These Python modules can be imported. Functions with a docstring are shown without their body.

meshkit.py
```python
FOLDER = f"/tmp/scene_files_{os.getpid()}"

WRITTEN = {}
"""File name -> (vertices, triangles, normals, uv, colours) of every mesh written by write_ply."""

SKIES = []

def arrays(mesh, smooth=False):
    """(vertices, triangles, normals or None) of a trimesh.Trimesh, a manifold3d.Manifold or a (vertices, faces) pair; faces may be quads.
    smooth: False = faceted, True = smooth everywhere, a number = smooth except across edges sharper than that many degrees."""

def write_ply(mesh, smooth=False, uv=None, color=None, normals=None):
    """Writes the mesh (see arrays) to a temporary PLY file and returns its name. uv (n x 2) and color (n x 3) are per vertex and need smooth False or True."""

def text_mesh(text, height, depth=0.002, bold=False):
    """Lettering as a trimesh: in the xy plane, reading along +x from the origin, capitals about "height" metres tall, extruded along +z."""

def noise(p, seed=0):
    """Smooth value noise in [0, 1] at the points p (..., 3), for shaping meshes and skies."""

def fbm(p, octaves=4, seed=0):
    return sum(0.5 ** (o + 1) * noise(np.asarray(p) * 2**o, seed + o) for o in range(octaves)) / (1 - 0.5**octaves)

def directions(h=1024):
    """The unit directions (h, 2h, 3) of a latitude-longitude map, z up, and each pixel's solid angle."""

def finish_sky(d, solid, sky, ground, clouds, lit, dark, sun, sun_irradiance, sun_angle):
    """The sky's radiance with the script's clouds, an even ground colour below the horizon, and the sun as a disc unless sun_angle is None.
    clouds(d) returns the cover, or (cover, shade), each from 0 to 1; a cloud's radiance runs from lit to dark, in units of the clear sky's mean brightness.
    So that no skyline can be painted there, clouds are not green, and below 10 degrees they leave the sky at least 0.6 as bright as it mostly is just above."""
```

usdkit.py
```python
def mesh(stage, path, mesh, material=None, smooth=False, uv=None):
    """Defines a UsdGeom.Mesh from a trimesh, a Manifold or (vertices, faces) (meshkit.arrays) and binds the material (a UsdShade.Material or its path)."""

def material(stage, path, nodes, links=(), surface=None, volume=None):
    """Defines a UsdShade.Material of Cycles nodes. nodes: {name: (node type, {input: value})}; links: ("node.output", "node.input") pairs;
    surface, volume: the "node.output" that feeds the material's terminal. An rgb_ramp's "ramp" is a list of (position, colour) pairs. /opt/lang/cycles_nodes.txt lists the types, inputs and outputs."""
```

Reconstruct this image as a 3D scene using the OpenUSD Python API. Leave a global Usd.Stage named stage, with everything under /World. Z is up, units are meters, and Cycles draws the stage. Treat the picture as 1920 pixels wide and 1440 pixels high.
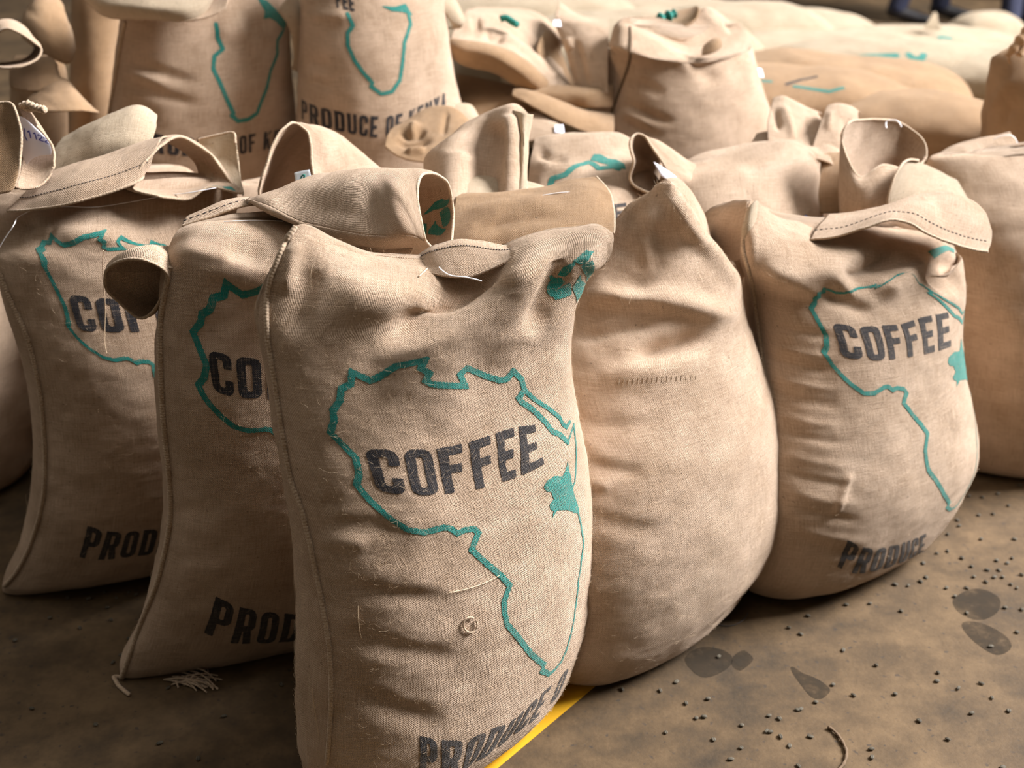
import math, random, numpy as np, trimesh, shapely, manifold3d, usdkit, meshkit
from shapely import affinity
from scipy.interpolate import CubicSpline, Akima1DInterpolator, RBFInterpolator
from pxr import Usd, UsdGeom, UsdLux, UsdShade, Gf, Sdf, Vt

stage = Usd.Stage.CreateInMemory()
UsdGeom.SetStageUpAxis(stage, "Z"); UsdGeom.SetStageMetersPerUnit(stage, 1.0)
World = UsdGeom.Xform.Define(stage, "/World"); stage.SetDefaultPrim(World.GetPrim())
UsdGeom.Scope.Define(stage, "/World/Looks")

# ---------------------------------------------------------------- camera, light, exposure
F, TH, HC = 2300.0, math.atan(1120 / 2300.0), 1.394       # focal length in pixels of a 1920 wide frame, pitch down, height
cT, sT = math.cos(TH), math.sin(TH)
cam = UsdGeom.Camera.Define(stage, "/World/camera")
cam.CreateHorizontalApertureAttr(36.0); cam.CreateVerticalApertureAttr(27.0)
cam.CreateFocalLengthAttr(F / 1920 * 36.0)
cam.CreateFStopAttr(3.4); cam.CreateFocusDistanceAttr(1.78)
cam.CreateExposureAttr(0.5)
cam.AddTransformOp().Set(Gf.Matrix4d(1, 0, 0, 0, 0, sT, cT, 0, 0, -cT, sT, 0, 0, 0, HC, 1))

def rect_light(name, pos, target, w, h, power, color):
    l = UsdLux.RectLight.Define(stage, "/World/" + name)
    l.CreateWidthAttr(w); l.CreateHeightAttr(h); l.CreateIntensityAttr(power); l.CreateColorAttr(Gf.Vec3f(*color))
    m = Gf.Matrix4d().SetLookAt(Gf.Vec3d(*pos), Gf.Vec3d(*target), Gf.Vec3d(0, 0, 1)).GetInverse()
    l.AddTransformOp().Set(m)
    l.GetPrim().SetCustomDataByKey('kind', 'helper')
    return l
# unseen lights: high right for the right-hand sides, overhead for the tops
rect_light("unseen_right_daylight", (7.6, 3.9, 6.4), (0.3, 2.1, 0.5), 3.8, 3.8, 72.0, (1.0, 0.965, 0.965))
rect_light("unseen_overhead_light", (0.9, 2.3, 7.0), (0.6, 2.6, 0.4), 6.5, 5.0, 1.3, (1.0, 0.96, 0.92))
dome = UsdLux.DomeLight.Define(stage, "/World/warm_ambient_light")
dome.CreateIntensityAttr(0.02); dome.CreateColorAttr(Gf.Vec3f(1.0, 0.87, 0.70))  # even warm ambient, in place of light bounced off the tan cloth
dome.GetPrim().SetCustomDataByKey('kind', 'helper')

# ---------------------------------------------------------------- pixel <-> place
def zc_of(Y, z): return Y * cT + (HC - z) * sT
def at(px, py, Y):
    a, b = (px - 960) / F, (720 - py) / F
    dy, dz = cT + b * sT, -sT + b * cT
    t = Y / dy
    return np.array([a * t, Y, HC + dz * t])
def at_z(px, z, Y): return np.array([(px - 960) / F * zc_of(Y, z), Y, z])
def floor_at(px, py):
    b = (720 - py) / F
    t = HC / (sT - b * cT)
    return np.array([(px - 960) / F * t, (cT + b * sT) * t, 0.0])
def project(P):
    P = np.asarray(P, float); d = P - np.array([0, 0, HC])
    zc = d[..., 1] * cT - d[..., 2] * sT; yu = d[..., 1] * sT + d[..., 2] * cT
    return np.stack([960 + F * d[..., 0] / zc, 720 - F * yu / zc], -1), zc
CAM = np.array([0, 0, HC])

# ---------------------------------------------------------------- objects
taken = {}
def numbered(parent, name):
    n = taken.get((parent, name), 0); taken[(parent, name)] = n + 1
    return name if n == 0 else f"{name}_{n:03d}"
def tag(prim, label=None, cat=None, group=None, kind=None):
    for k, v in (('label', label), ('category', cat), ('group', group), ('kind', kind)):
        if v: prim.SetCustomDataByKey(k, v)
    return prim
def thing(name, label, cat, group=None, loc=(0, 0, 0)):
    path = "/World/" + numbered("/World", name)
    x = UsdGeom.Xform.Define(stage, path)
    x.AddTranslateOp().Set(Gf.Vec3d(*map(float, loc)))
    tag(x.GetPrim(), label, cat, group)
    return x.GetPrim()
LOC = {}
def put(name, mesh, mat, parent=None, smooth=True, uv=None, label=None, kind=None):
    base = str(parent.GetPath()) if parent is not None else "/World"
    path = base + "/" + numbered(base, name)
    v, f = (np.asarray(mesh[0], float), np.asarray(mesh[1])) if isinstance(mesh, tuple) else (np.asarray(mesh.vertices), np.asarray(mesh.faces))
    o = LOC.get(base)
    if o is not None: v = v - o
    m = usdkit.mesh(stage, path, (v, f), M[mat] if isinstance(mat, str) else mat, smooth=smooth, uv=uv)
    if label: m.GetPrim().SetCustomDataByKey('label', label)
    if kind: m.GetPrim().SetCustomDataByKey('kind', kind)
    return m.GetPrim()

# ---------------------------------------------------------------- materials
M = {}
def mat(name, nodes, links, surface): M[name] = usdkit.material(stage, "/World/Looks/" + name, nodes, links, surface=surface)

def burlap(name, light, dark, P=0.0031, weave=1.0, ink=None, seed=0.0):
    """jute cloth woven of P/2 threads; ink: a printed colour that breaks up over the threads and ends where the primvar sdf passes zero"""
    n, l = {}, []
    def math_(k, typ, a=None, b=None, clamp=False, c=None):
        d = {"math_type": typ, "use_clamp": clamp}
        for key, val in (("value1", a), ("value2", b), ("value3", c)):
            if isinstance(val, str): l.append((val, f"{k}.{key}"))
            elif val is not None: d[key] = val
        n[k] = ("math", d); return k + ".value"
    n["tc"] = ("texture_coordinate", {})
    n["wob"] = ("noise_texture", {"scale": 45.0, "detail": 3.0}); l.append(("tc.UV", "wob.vector"))
    n["wobs"] = ("vector_math", {"math_type": "multiply_add", "vector2": (.006, .006, 0), "vector3": (-.003 + seed, -.003 + seed, seed)})
    l.append(("wob.color", "wobs.vector1"))
    n["uvw"] = ("vector_math", {"math_type": "add"}); l += [("tc.UV", "uvw.vector1"), ("wobs.vector", "uvw.vector2")]
    n["sep"] = ("separate_xyz", {}); l.append(("uvw.vector", "sep.vector"))
    k = 2 * math.pi / P
    su = math_("su", "sine", math_("ku", "multiply", "sep.x", k)); sv = math_("sv", "sine", math_("kv", "multiply", "sep.y", k))
    over = math_("over", "multiply", su, sv)
    au = math_("au", "absolute", su); av = math_("av", "absolute", sv)
    hole = math_("hole", "multiply", math_("iu", "subtract", 1.0, au), math_("iv", "subtract", 1.0, av))
    hole2 = math_("hole2", "power", hole, 1.15)
    # uneven threads along both directions
    for nm, sc in (("wa", (520, 22, 1)), ("we", (22, 520, 1))):
        n["m" + nm] = ("mapping", {"scale": sc}); l.append(("tc.UV", f"m{nm}.vector"))
        n[nm] = ("noise_texture", {"scale": 1.0, "detail": 2.0, "roughness": .6}); l.append((f"m{nm}.vector", f"{nm}.vector"))
    thr = math_("thr", "add", "wa.fac", "we.fac")
    n["big"] = ("noise_texture", {"scale": 9.0, "detail": 5.0, "roughness": .6}); l.append(("uvw.vector", "big.vector"))
    n["gr"] = ("noise_texture", {"scale": 300.0, "detail": 2.0}); l.append(("uvw.vector", "gr.vector"))
    tone = math_("tone", "multiply_add", math_("thr2", "add", math_("thr3", "multiply", thr, .62), "big.fac"), 1.45, c=-1.16)
    tone = math_("tone2", "multiply_add", "gr.fac", .55, c=math_("tone3", "subtract", tone, .05))
    n["ramp"] = ("rgb_ramp", {"ramp": [(.0, dark), (.55, tuple((a + b) / 2 for a, b in zip(light, dark))), (1.0, light)]}); l.append((tone, "ramp.fac"))
    # dark flecks of bark
    n["fl"] = ("noise_texture", {"scale": 130.0, "detail": 3.0, "roughness": .7}); l.append(("uvw.vector", "fl.vector"))
    fl = math_("fl2", "multiply", math_("fl1", "subtract", "fl.fac", .635), 11.0, True)
    n["cm"] = ("mix", {"mix_type": "mix", "color2": (.10, .065, .04)}); l += [("ramp.color", "cm.color1"), (math_("fl3", "multiply", fl, .7), "cm.fac")]
    n["ch"] = ("mix", {"mix_type": "mix", "color2": (.09, .055, .03)}); l += [("cm.color", "ch.color1"), (math_("holef", "multiply", hole2, 1.0 * weave), "ch.fac")]
    col = "ch.color"
    hgt = math_("h1", "multiply_add", over, .5, c=math_("h0", "multiply_add", thr, .9, c=math_("h2", "multiply", "gr.fac", .7)))
    hgt = math_("h3", "subtract", hgt, math_("h4", "multiply", hole2, 1.2))
    n["bump"] = ("bump", {"strength": .9 * weave, "distance": .0013, "sample_center": 0.0}); n["bump"][1].pop("sample_center")
    l.append((hgt, "bump.height"))
    if ink:
        n["inkm"] = ("mix", {"mix_type": "mix", "color2": ink}); l += [(col, "inkm.color1")]
        cov = math_("cov", "multiply_add", "thr.value", -.9, c=1.95)
        cov = math_("cov2", "subtract", cov, math_("cov3", "multiply", hole2, .5), True)
        l.append((cov, "inkm.fac")); col = "inkm.color"
    n["p"] = ("principled_bsdf", {"roughness": .85, "specular_ior_level": .18, "sheen_weight": .22, "sheen_roughness": .45, "sheen_tint": (1.0, .93, .82), "diffuse_roughness": .5})
    l += [(col, "p.base_color"), ("bump.normal", "p.normal")]
    surf = "p.BSDF"
    if ink:
        n["sdf"] = ("attribute", {"attribute": "sdf"})
        edge = math_("e1", "multiply_add", "gr.fac", .0022, c=math_("e0", "multiply_add", over, .0004, c="sdf.fac"))
        e = math_("e2", "multiply", math_("e3", "subtract", edge, .0011), 2500.0, True)
        n["tr"] = ("transparent_bsdf", {}); n["mx"] = ("mix_closure", {}); l += [(e, "mx.fac"), ("p.BSDF", "mx.closure1"), ("tr.BSDF", "mx.closure2")]
        surf = "mx.closure"
    mat(name, n, l, surf)

JL, JD = (.675, .51, .372), (.33, .214, .122)
burlap("jute", JL, JD)
burlap("jute_pale", (.62, .51, .37), (.40, .30, .19), seed=.31)
burlap("jute_brown_shaded", (.44, .28, .15), (.26, .152, .072), seed=.63)  # brown cloth, darkened too where it stands for shade on folds and sacks
burlap("jute_far", (.50, .415, .295), (.34, .255, .16), seed=.47)
burlap("green_ink", JL, JD, ink=(.008, .235, .20))
burlap("black_ink", JL, JD, ink=(.015, .0155, .022))
def plain(name, color, rough=.7, **kw):
    mat(name, {"p": ("principled_bsdf", {"base_color": color, "roughness": rough, **kw})}, [], "p.BSDF")
mat("cord", {"tc": ("texture_coordinate", {}), "n": ("noise_texture", {"scale": 420.0, "detail": 3.0}), "r": ("rgb_ramp", {"ramp": [(.3, (.24, .165, .10)), (.7, (.50, .385, .27))]}),
     "b": ("bump", {"strength": .6, "distance": .001}), "p": ("principled_bsdf", {"roughness": .9, "sheen_weight": .2})},
    [("tc.object", "n.vector"), ("n.fac", "r.fac"), ("r.color", "p.base_color"), ("n.fac", "b.height"), ("b.normal", "p.normal")], "p.BSDF")
plain("white_thread", (.82, .82, .84), .6)
plain("dark_thread", (.05, .042, .04), .8)
plain("fibre", (.55, .42, .28), .7)
mat("paper", {"p": ("principled_bsdf", {"base_color": (.80, .80, .90), "roughness": .6})}, [], "p.BSDF")
plain("tag_white", (.78, .86, .92), .4)
plain("blue_ink", (.06, .06, .30), .6)
plain("teal_ink", (.008, .14, .11), .9)
plain("dark_cord", (.11, .072, .04), .9)  # dark brown, for a seam and a floor string
plain("blue_plastic", (.03, .12, .42), .4)

# ---------------------------------------------------------------- cloth engine
K = 19
PHI = np.concatenate([np.linspace(math.pi, 0, K), np.linspace(0, -math.pi, K)[1:]])
def resample(pts, n, spline=True):
    pts = np.asarray(pts, float)
    d = np.concatenate([[0], np.cumsum(np.linalg.norm(np.diff(pts, axis=0), axis=1))])
    if len(pts) == 2 or not spline: return np.stack([np.interp(np.linspace(0, d[-1], n), d, pts[:, k]) for k in range(pts.shape[1])], 1)
    return Akima1DInterpolator(d, pts)(np.linspace(0, d[-1], n)) if len(pts) > 2 else pts
def E(z, lx, ly, rx, ry, tf, tb, ex=2.1, dz=0.0, tilt=0.0):
    """a horizontal loop at height z: the columns of its left and right silhouettes, the depths of its two ends, front and back half thickness"""
    l, r = lx, rx
    c, s = np.cos(PHI), np.sin(PHI)
    cx, sy = np.sign(c) * np.abs(c) ** (2 / ex), np.sign(s) * np.abs(s) ** (2 / ex)
    for _ in range(4):
        L, R = at_z(l, z - tilt, ly), at_z(r, z + tilt, ry)
        C, ax = (L + R) / 2, (R - L) / 2
        n = np.array([ax[1], -ax[0], 0]); n /= np.linalg.norm(n)
        G = C + ax * cx[:, None] + n * (np.where(s > 0, tf, tb) * sy)[:, None] + np.array([0, 0, 1.0]) * (dz * np.maximum(s, 0))[:, None]
        p = project(G)[0][:, 0]; l += lx - p.min(); r += rx - p.max()
    return G
def Pl(front, tb=.04, bz=0.0, back=None):
    """a loop whose front follows the points (pixel, pixel, depth); the back follows at the distance tb, bz lower or higher"""
    f = resample([at(*p) for p in front], K)
    if back is not None: b = resample([at(*p) for p in back], K)[::-1]
    else:
        s = np.sin(np.linspace(0, math.pi, K))[:, None]
        b = (f + s * np.array([0, tb, bz]))[::-1]
    return np.vstack([f, b[1:]])
def inner(ring, shrink=.6, dz=-.05):
    c = ring.mean(0); r = c + (ring - c) * [shrink, shrink, .5]
    return r + [0, 0, dz]

class Cloth:
    """a grid of points with texture coordinates in metres, sculpted by strokes"""
    def __init__(s, G, wrap, cap0=False, cap1=False):
        s.nv, s.nu = G.shape[:2]; s.wrap = wrap
        s.V = G.reshape(-1, 3).copy()
        i, j = np.meshgrid(np.arange(s.nv - 1), np.arange(s.nu - 1), indexing="ij")
        a = (i * s.nu + j).ravel(); q = np.stack([a, a + 1, a + s.nu + 1, a + s.nu], 1)
        s.F = np.vstack([q[:, [0, 1, 2]], q[:, [0, 2, 3]]])
        s.fix_uv()
    def fix_uv(s):
        G = s.V.reshape(s.nv, s.nu, 3)
        mid = s.nu // 4 if s.wrap else s.nu // 2
        U = np.concatenate([np.zeros((s.nv, 1)), np.cumsum(np.linalg.norm(np.diff(G, axis=1), axis=2), 1)], 1)
        U = U - U[:, mid:mid + 1]
        Vv = np.concatenate([[0], np.cumsum(np.linalg.norm(np.diff(G[:, mid], axis=0), axis=1))])
        s.uv = np.stack([U, np.repeat(Vv[:, None], s.nu, 1)], -1).reshape(-1, 2)
    def normals(s):
        G = s.V.reshape(s.nv, s.nu, 3)
        if s.wrap:
            E_ = np.concatenate([G[:, -2:-1], G, G[:, 1:2]], 1); du = E_[:, 2:] - E_[:, :-2]
        else: du = np.gradient(G, axis=1)
        dv = np.gradient(G, axis=0)
        n = np.cross(du, dv); n /= np.maximum(np.linalg.norm(n, axis=2, keepdims=True), 1e-12)
        return n.reshape(-1, 3)
    def sculpt(s, strokes, push=None):
        """strokes: (points in the picture's pixels, width on the left of the stroke, width on its right, height in mm[, taper])"""
        N = s.normals(); P, zc = project(s.V)
        view = CAM - s.V; view /= np.linalg.norm(view, axis=1, keepdims=True)
        face = np.clip(((N * view).sum(1) + .05) * 6, 0, 1)
        D = np.zeros(len(s.V))
        for st in strokes:
            pts, w1, w2, amp = st[:4]; tp = st[4] if len(st) > 4 else .3
            pl = resample(pts, 40) if len(pts) > 2 else resample(pts, 40, False)
            m = np.nonzero((face > 0) & (P[:, 0] > pl[:, 0].min() - 3 * max(w1, w2)) & (P[:, 0] < pl[:, 0].max() + 3 * max(w1, w2)) & (P[:, 1] > pl[:, 1].min() - 3 * max(w1, w2)) & (P[:, 1] < pl[:, 1].max() + 3 * max(w1, w2)))[0]
            if not len(m): continue
            Q = P[m]; best = np.full(len(m), 1e9); side = np.zeros(len(m)); tt = np.zeros(len(m)); past = np.zeros(len(m))
            for k in range(len(pl) - 1):
                a, b = pl[k], pl[k + 1]; ab = b - a; L = ab @ ab
                t_ = ((Q - a) @ ab) / max(L, 1e-9); t = np.clip(t_, 0, 1); d = Q - (a + t[:, None] * ab); dd = np.hypot(d[:, 0], d[:, 1])
                w = dd < best; best[w] = dd[w]; side[w] = (ab[0] * d[:, 1] - ab[1] * d[:, 0])[w]; tt[w] = (k + t[w]) / (len(pl) - 1)
            w = np.where(side > 0, w2, w1)
            tap = np.clip(tt / max(tp, 1e-3), 0, 1) * np.clip((1 - tt) / max(tp, 1e-3), 0, 1) if tp > 0 else 1.0
            tap = tap * tap * (3 - 2 * tap) if tp > 0 else 1.0
            D[m] += amp / 1000 * np.exp(-(best / w) ** 2) * tap
        s.V = s.V + N * (D * face)[:, None]
        return s
    def roughen(s, amp=2.5, size=.07, aniso=(1, 1), seed=0):
        N = s.normals()
        p = np.concatenate([s.uv / size * aniso, np.zeros((len(s.uv), 1))], 1) + 50
        d = (meshkit.fbm(p, 3, seed) - .5) * 2 * amp / 1000
        if s.wrap:                                           # no step where the loop closes
            G = d.reshape(s.nv, s.nu); f = np.clip(np.minimum(np.arange(s.nu), np.arange(s.nu)[::-1]) / 6, 0, 1); d = (G * f).ravel()
        s.V = s.V + N * d[:, None]
        return s
    def ground(s, h=0.001): s.V[:, 2] = np.where(s.V[:, 2] < .02, np.maximum(s.V[:, 2], 0) * .95 + h, s.V[:, 2]); return s
    # --- looking a pixel up on the surface
    def prep(s, inside=False):
        s.P, s.Z = project(s.V); T = s.P[s.F]; s.N = s.normals() * (-1 if inside else 1)
        fn = np.cross(s.V[s.F[:, 1]] - s.V[s.F[:, 0]], s.V[s.F[:, 2]] - s.V[s.F[:, 0]])
        ok = (((CAM - s.V[s.F[:, 0]]) * fn).sum(1) > 0) != inside if s.wrap else np.ones(len(s.F), bool)
        s.ft = np.nonzero(ok)[0]; T = T[ok]; s.lo, s.hi = T.min(1), T.max(1); s.T = T
        return s
    def hit(s, px, py):
        p = np.array([px, py], float)
        c = np.nonzero((s.lo[:, 0] <= px) & (s.hi[:, 0] >= px) & (s.lo[:, 1] <= py) & (s.hi[:, 1] >= py))[0]
        best = None
        for k in c:
            a, b, d = s.T[k]; M2 = np.array([b - a, d - a]).T; det = np.linalg.det(M2)
            if abs(det) < 1e-9: continue
            w1, w2 = np.linalg.solve(M2, p - a)
            if w1 < -1e-6 or w2 < -1e-6 or w1 + w2 > 1 + 1e-6: continue
            w = np.array([1 - w1 - w2, w1, w2]); f = s.F[s.ft[k]]; z = w @ s.Z[f]
            if best is None or z < best[0]: best = (z, f, w)
        if best is None:                                     # just off the edge: the nearest point of the front
            vis = np.unique(s.F[s.ft]); k = vis[np.argmin(((s.P[vis] - p) ** 2).sum(1))]
            return s.V[k], s.N[k], s.uv[k]
        _, f, w = best
        return w @ s.V[f], w @ s.N[f], w @ s.uv[f]
    def line(s, pts, lift=.001, n=60):
        h = [s.hit(*p) for p in resample(pts, n, len(pts) > 2)]
        return np.array([a + b / np.linalg.norm(b) * lift for a, b, c in h])
    def mesh(s):
        return s.V, s.F

def ring_cloth(rows, nv, nu, close_top=None, bottom=True):
    rows = [np.asarray(r) for r in rows]
    R = np.stack(rows)                                        # rows x ring x 3
    d = np.concatenate([[0], np.cumsum(np.maximum(np.linalg.norm(np.diff(R, axis=0), axis=2).mean(1), .004))])
    G = Akima1DInterpolator(d, R, axis=0)(np.linspace(0, d[-1], nv))
    G = CubicSpline(np.arange(G.shape[1]), G, axis=1)(np.linspace(0, G.shape[1] - 1, nu))
    G[:, -1] = G[:, 0]
    return Cloth(G, True)
def capped(c, which=(True, True)):
    """vertices and faces with the first and last loop closed by fans"""
    V, Fc, uv = c.V, c.F, c.uv
    for end, on in zip((0, c.nv - 1), which):
        if not on: continue
        ring = np.arange(c.nu) + end * c.nu; k = len(V)
        V = np.vstack([V, V[ring].mean(0)]); uv = np.vstack([uv, uv[ring].mean(0)])
        f = np.stack([ring[:-1], ring[1:], np.full(c.nu - 1, k)], 1)
        Fc = np.vstack([Fc, f[:, ::-1] if end == 0 else f])
    return (V, Fc), uv

def sheet_grid(rows, nv, nu, cols=None):
    k = cols or max(max(len(r) for r in rows), 4)
    R = np.stack([resample([at(*p) for p in r], k + 6) for r in rows])
    d = np.concatenate([[0], np.cumsum(np.maximum(np.linalg.norm(np.diff(R, axis=0), axis=2).mean(1), .002))])
    if len(rows) > 2: G = Akima1DInterpolator(d, R, axis=0)(np.linspace(0, d[-1], nv))
    else: G = np.stack([R[0] + (R[1] - R[0]) * t for t in np.linspace(0, 1, nv)])
    return CubicSpline(np.arange(G.shape[1]), G, axis=1)(np.linspace(0, G.shape[1] - 1, nu))
def thick_sheet(c, t=.0026):
    """a sheet with both faces and its rim"""
    N = c.normals(); n = len(c.V)
    V = np.vstack([c.V + N * t / 2, c.V - N * t / 2]); Fc = np.vstack([c.F, c.F[:, ::-1] + n])
    I = np.arange(n).reshape(c.nv, c.nu)
    loop = np.concatenate([I[0, :], I[1:, -1], I[-1, -2::-1], I[-2:0:-1, 0]]); nx = np.roll(loop, -1)
    Fc = np.vstack([Fc, np.stack([nx, loop, loop + n], 1), np.stack([nx, loop + n, nx + n], 1)])
    return (V, Fc), np.vstack([c.uv, c.uv])

def tube(pts, r, seg=7, closed_ends=True, flat=None):
    pts = np.asarray(pts, float); n = len(pts); r = np.broadcast_to(np.asarray(r, float), (n,))
    T = np.gradient(pts, axis=0); T /= np.maximum(np.linalg.norm(T, axis=1, keepdims=True), 1e-12)
    up = np.array([0, 0, 1.0]) if abs(T[0, 2]) < .9 else np.array([1.0, 0, 0])
    A = np.zeros_like(pts); a = np.cross(T[0], up); a /= np.linalg.norm(a)
    for i in range(n):
        a = a - T[i] * (a @ T[i]); a /= max(np.linalg.norm(a), 1e-12); A[i] = a
    B = np.cross(T, A); ph = np.linspace(0, 2 * math.pi, seg, endpoint=False)
    V = (pts[:, None] + r[:, None, None] * (np.cos(ph)[None, :, None] * A[:, None] + np.sin(ph)[None, :, None] * B[:, None])).reshape(-1, 3)
    i, j = np.meshgrid(np.arange(n - 1), np.arange(seg), indexing="ij"); a_ = (i * seg + j).ravel(); b_ = (i * seg + (j + 1) % seg).ravel()
    Fc = np.vstack([np.stack([a_, b_, b_ + seg], 1), np.stack([a_, b_ + seg, a_ + seg], 1)])
    V = np.vstack([V, pts[:1], pts[-1:]]); k = n * seg; j = np.arange(seg)
    Fc = np.vstack([Fc, np.stack([(j + 1) % seg, j, np.full(seg, k)], 1), np.stack([(n - 1) * seg + j, (n - 1) * seg + (j + 1) % seg, np.full(seg, k + 1)], 1)])
    return V, Fc
def cord(pts, r, pitch=.0045, depth=.08):
    """a seam cord whipped with thread: a tube with a bead for every turn"""
    L = np.linalg.norm(np.diff(np.asarray(pts), axis=0), axis=1).sum(); n = int(min(max(L / pitch * 4, 20), 700))
    p = resample(pts, n); d = np.linspace(0, L, n)
    return tube(p, r * (1 + depth * np.sin(2 * math.pi * d / pitch)), 8)
def join(ms):
    vs, fs, k = [], [], 0
    for v, f in ms: vs.append(v); fs.append(np.asarray(f) + k); k += len(v)
    return np.vstack(vs), np.vstack(fs)

# ---------------------------------------------------------------- print
def rr(w, h, r): return shapely.box(r, r, w - r, h - r).buffer(r, quad_segs=4)
def UU(L): return shapely.union_all([q.buffer(.0012) for q in L])
def glyph(c, w=.46, s=.17):
    b = shapely.box; o, r = s, .17
    ring = rr(w, 1, r).difference(rr(w - 2 * s, 1 - 2 * s * .9, r * .45).buffer(0) if False else affinity.translate(rr(w - 2 * s, 1 - 1.8 * s, min(.05, (w - 2 * s) / 2.2)), s, .9 * s))
    st = b(0, 0, s, 1)
    if c == 'C': return ring.difference(b(w - s - .02, .36, w + .1, .64))
    if c == 'O': return ring
    if c == 'D': return st.union(ring)
    if c == 'U': return ring.difference(b(s, .5, w - s, 1.1)).union(b(0, .5, s, 1)).union(b(w - s, .5, w, 1))
    if c == 'F': return UU([st, b(0, 1 - s * .95, w * .92, 1), b(0, .44, w * .82, .44 + s * .95)])
    if c == 'E': return UU([st, b(0, 1 - s * .95, w * .92, 1), b(0, .42, w * .82, .42 + s * .95), b(0, 0, w * .92, s * .95)])
    if c in 'PR':
        top = affinity.translate(rr(w, .60, r), 0, .40).difference(affinity.translate(rr(w - 2 * s, .60 - 1.7 * s, .04), s, .40 + .85 * s)).union(b(0, .40, s, 1))
        return top.union(st) if c == 'P' else UU([top, st, shapely.Polygon([(w * .42, .45), (w * .42 + s, .45), (w, 0), (w - s * 1.05, 0)])])
    if c == 'K': return UU([st, shapely.Polygon([(s * .8, .40), (w - s, 1), (w, 1), (s * .8, .62)]), shapely.Polygon([(s * .9, .55), (s * 1.6, .66), (w, 0), (w - s, 0)])])
    if c == 'N': return UU([st, b(w - s, 0, w, 1), shapely.Polygon([(0, 1), (s * .9, 1), (w, 0), (w - s * .9, 0)])])
    if c == 'Y': return UU([b(w / 2 - s / 2, 0, w / 2 + s / 2, .5), shapely.Polygon([(0, 1), (s, 1), (w / 2 + s / 2, .45), (w / 2 - s / 2, .45)]), shapely.Polygon([(w - s, 1), (w, 1), (w / 2 + s / 2, .45), (w / 2 - s / 2, .45)])])
    if c == 'A': return UU([shapely.Polygon([(0, 0), (s, 0), (w / 2 + s / 2, 1), (w / 2 - s / 2, 1)]), shapely.Polygon([(w - s, 0), (w, 0), (w / 2 + s / 2, 1), (w / 2 - s / 2, 1)]), b(w * .2, .2, w * .8, .2 + s * .8)])
    if c == 'S': return UU([ring.difference(b(-.1, .2, s + .01, .5)).difference(b(w - s - .01, .5, w + .1, .8)), b(s * .5, .5 - s / 2, w - s * .5, .5 + s / 2)])
    return st
def word(text, w=.46, s=.17, gap=.14, space=.3):
    """letters 1 high, as a list of polygons, with the whole length"""
    out, x = [], 0.0
    for c in text:
        if c == ' ': x += space; continue
        out.append(affinity.translate(glyph(c, w, s), x, 0)); x += w + gap
    return out, x - gap
def polys(g): return [p for p in getattr(g, "geoms", [g]) if p.geom_type == "Polygon" and p.area > 1e-12]
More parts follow.
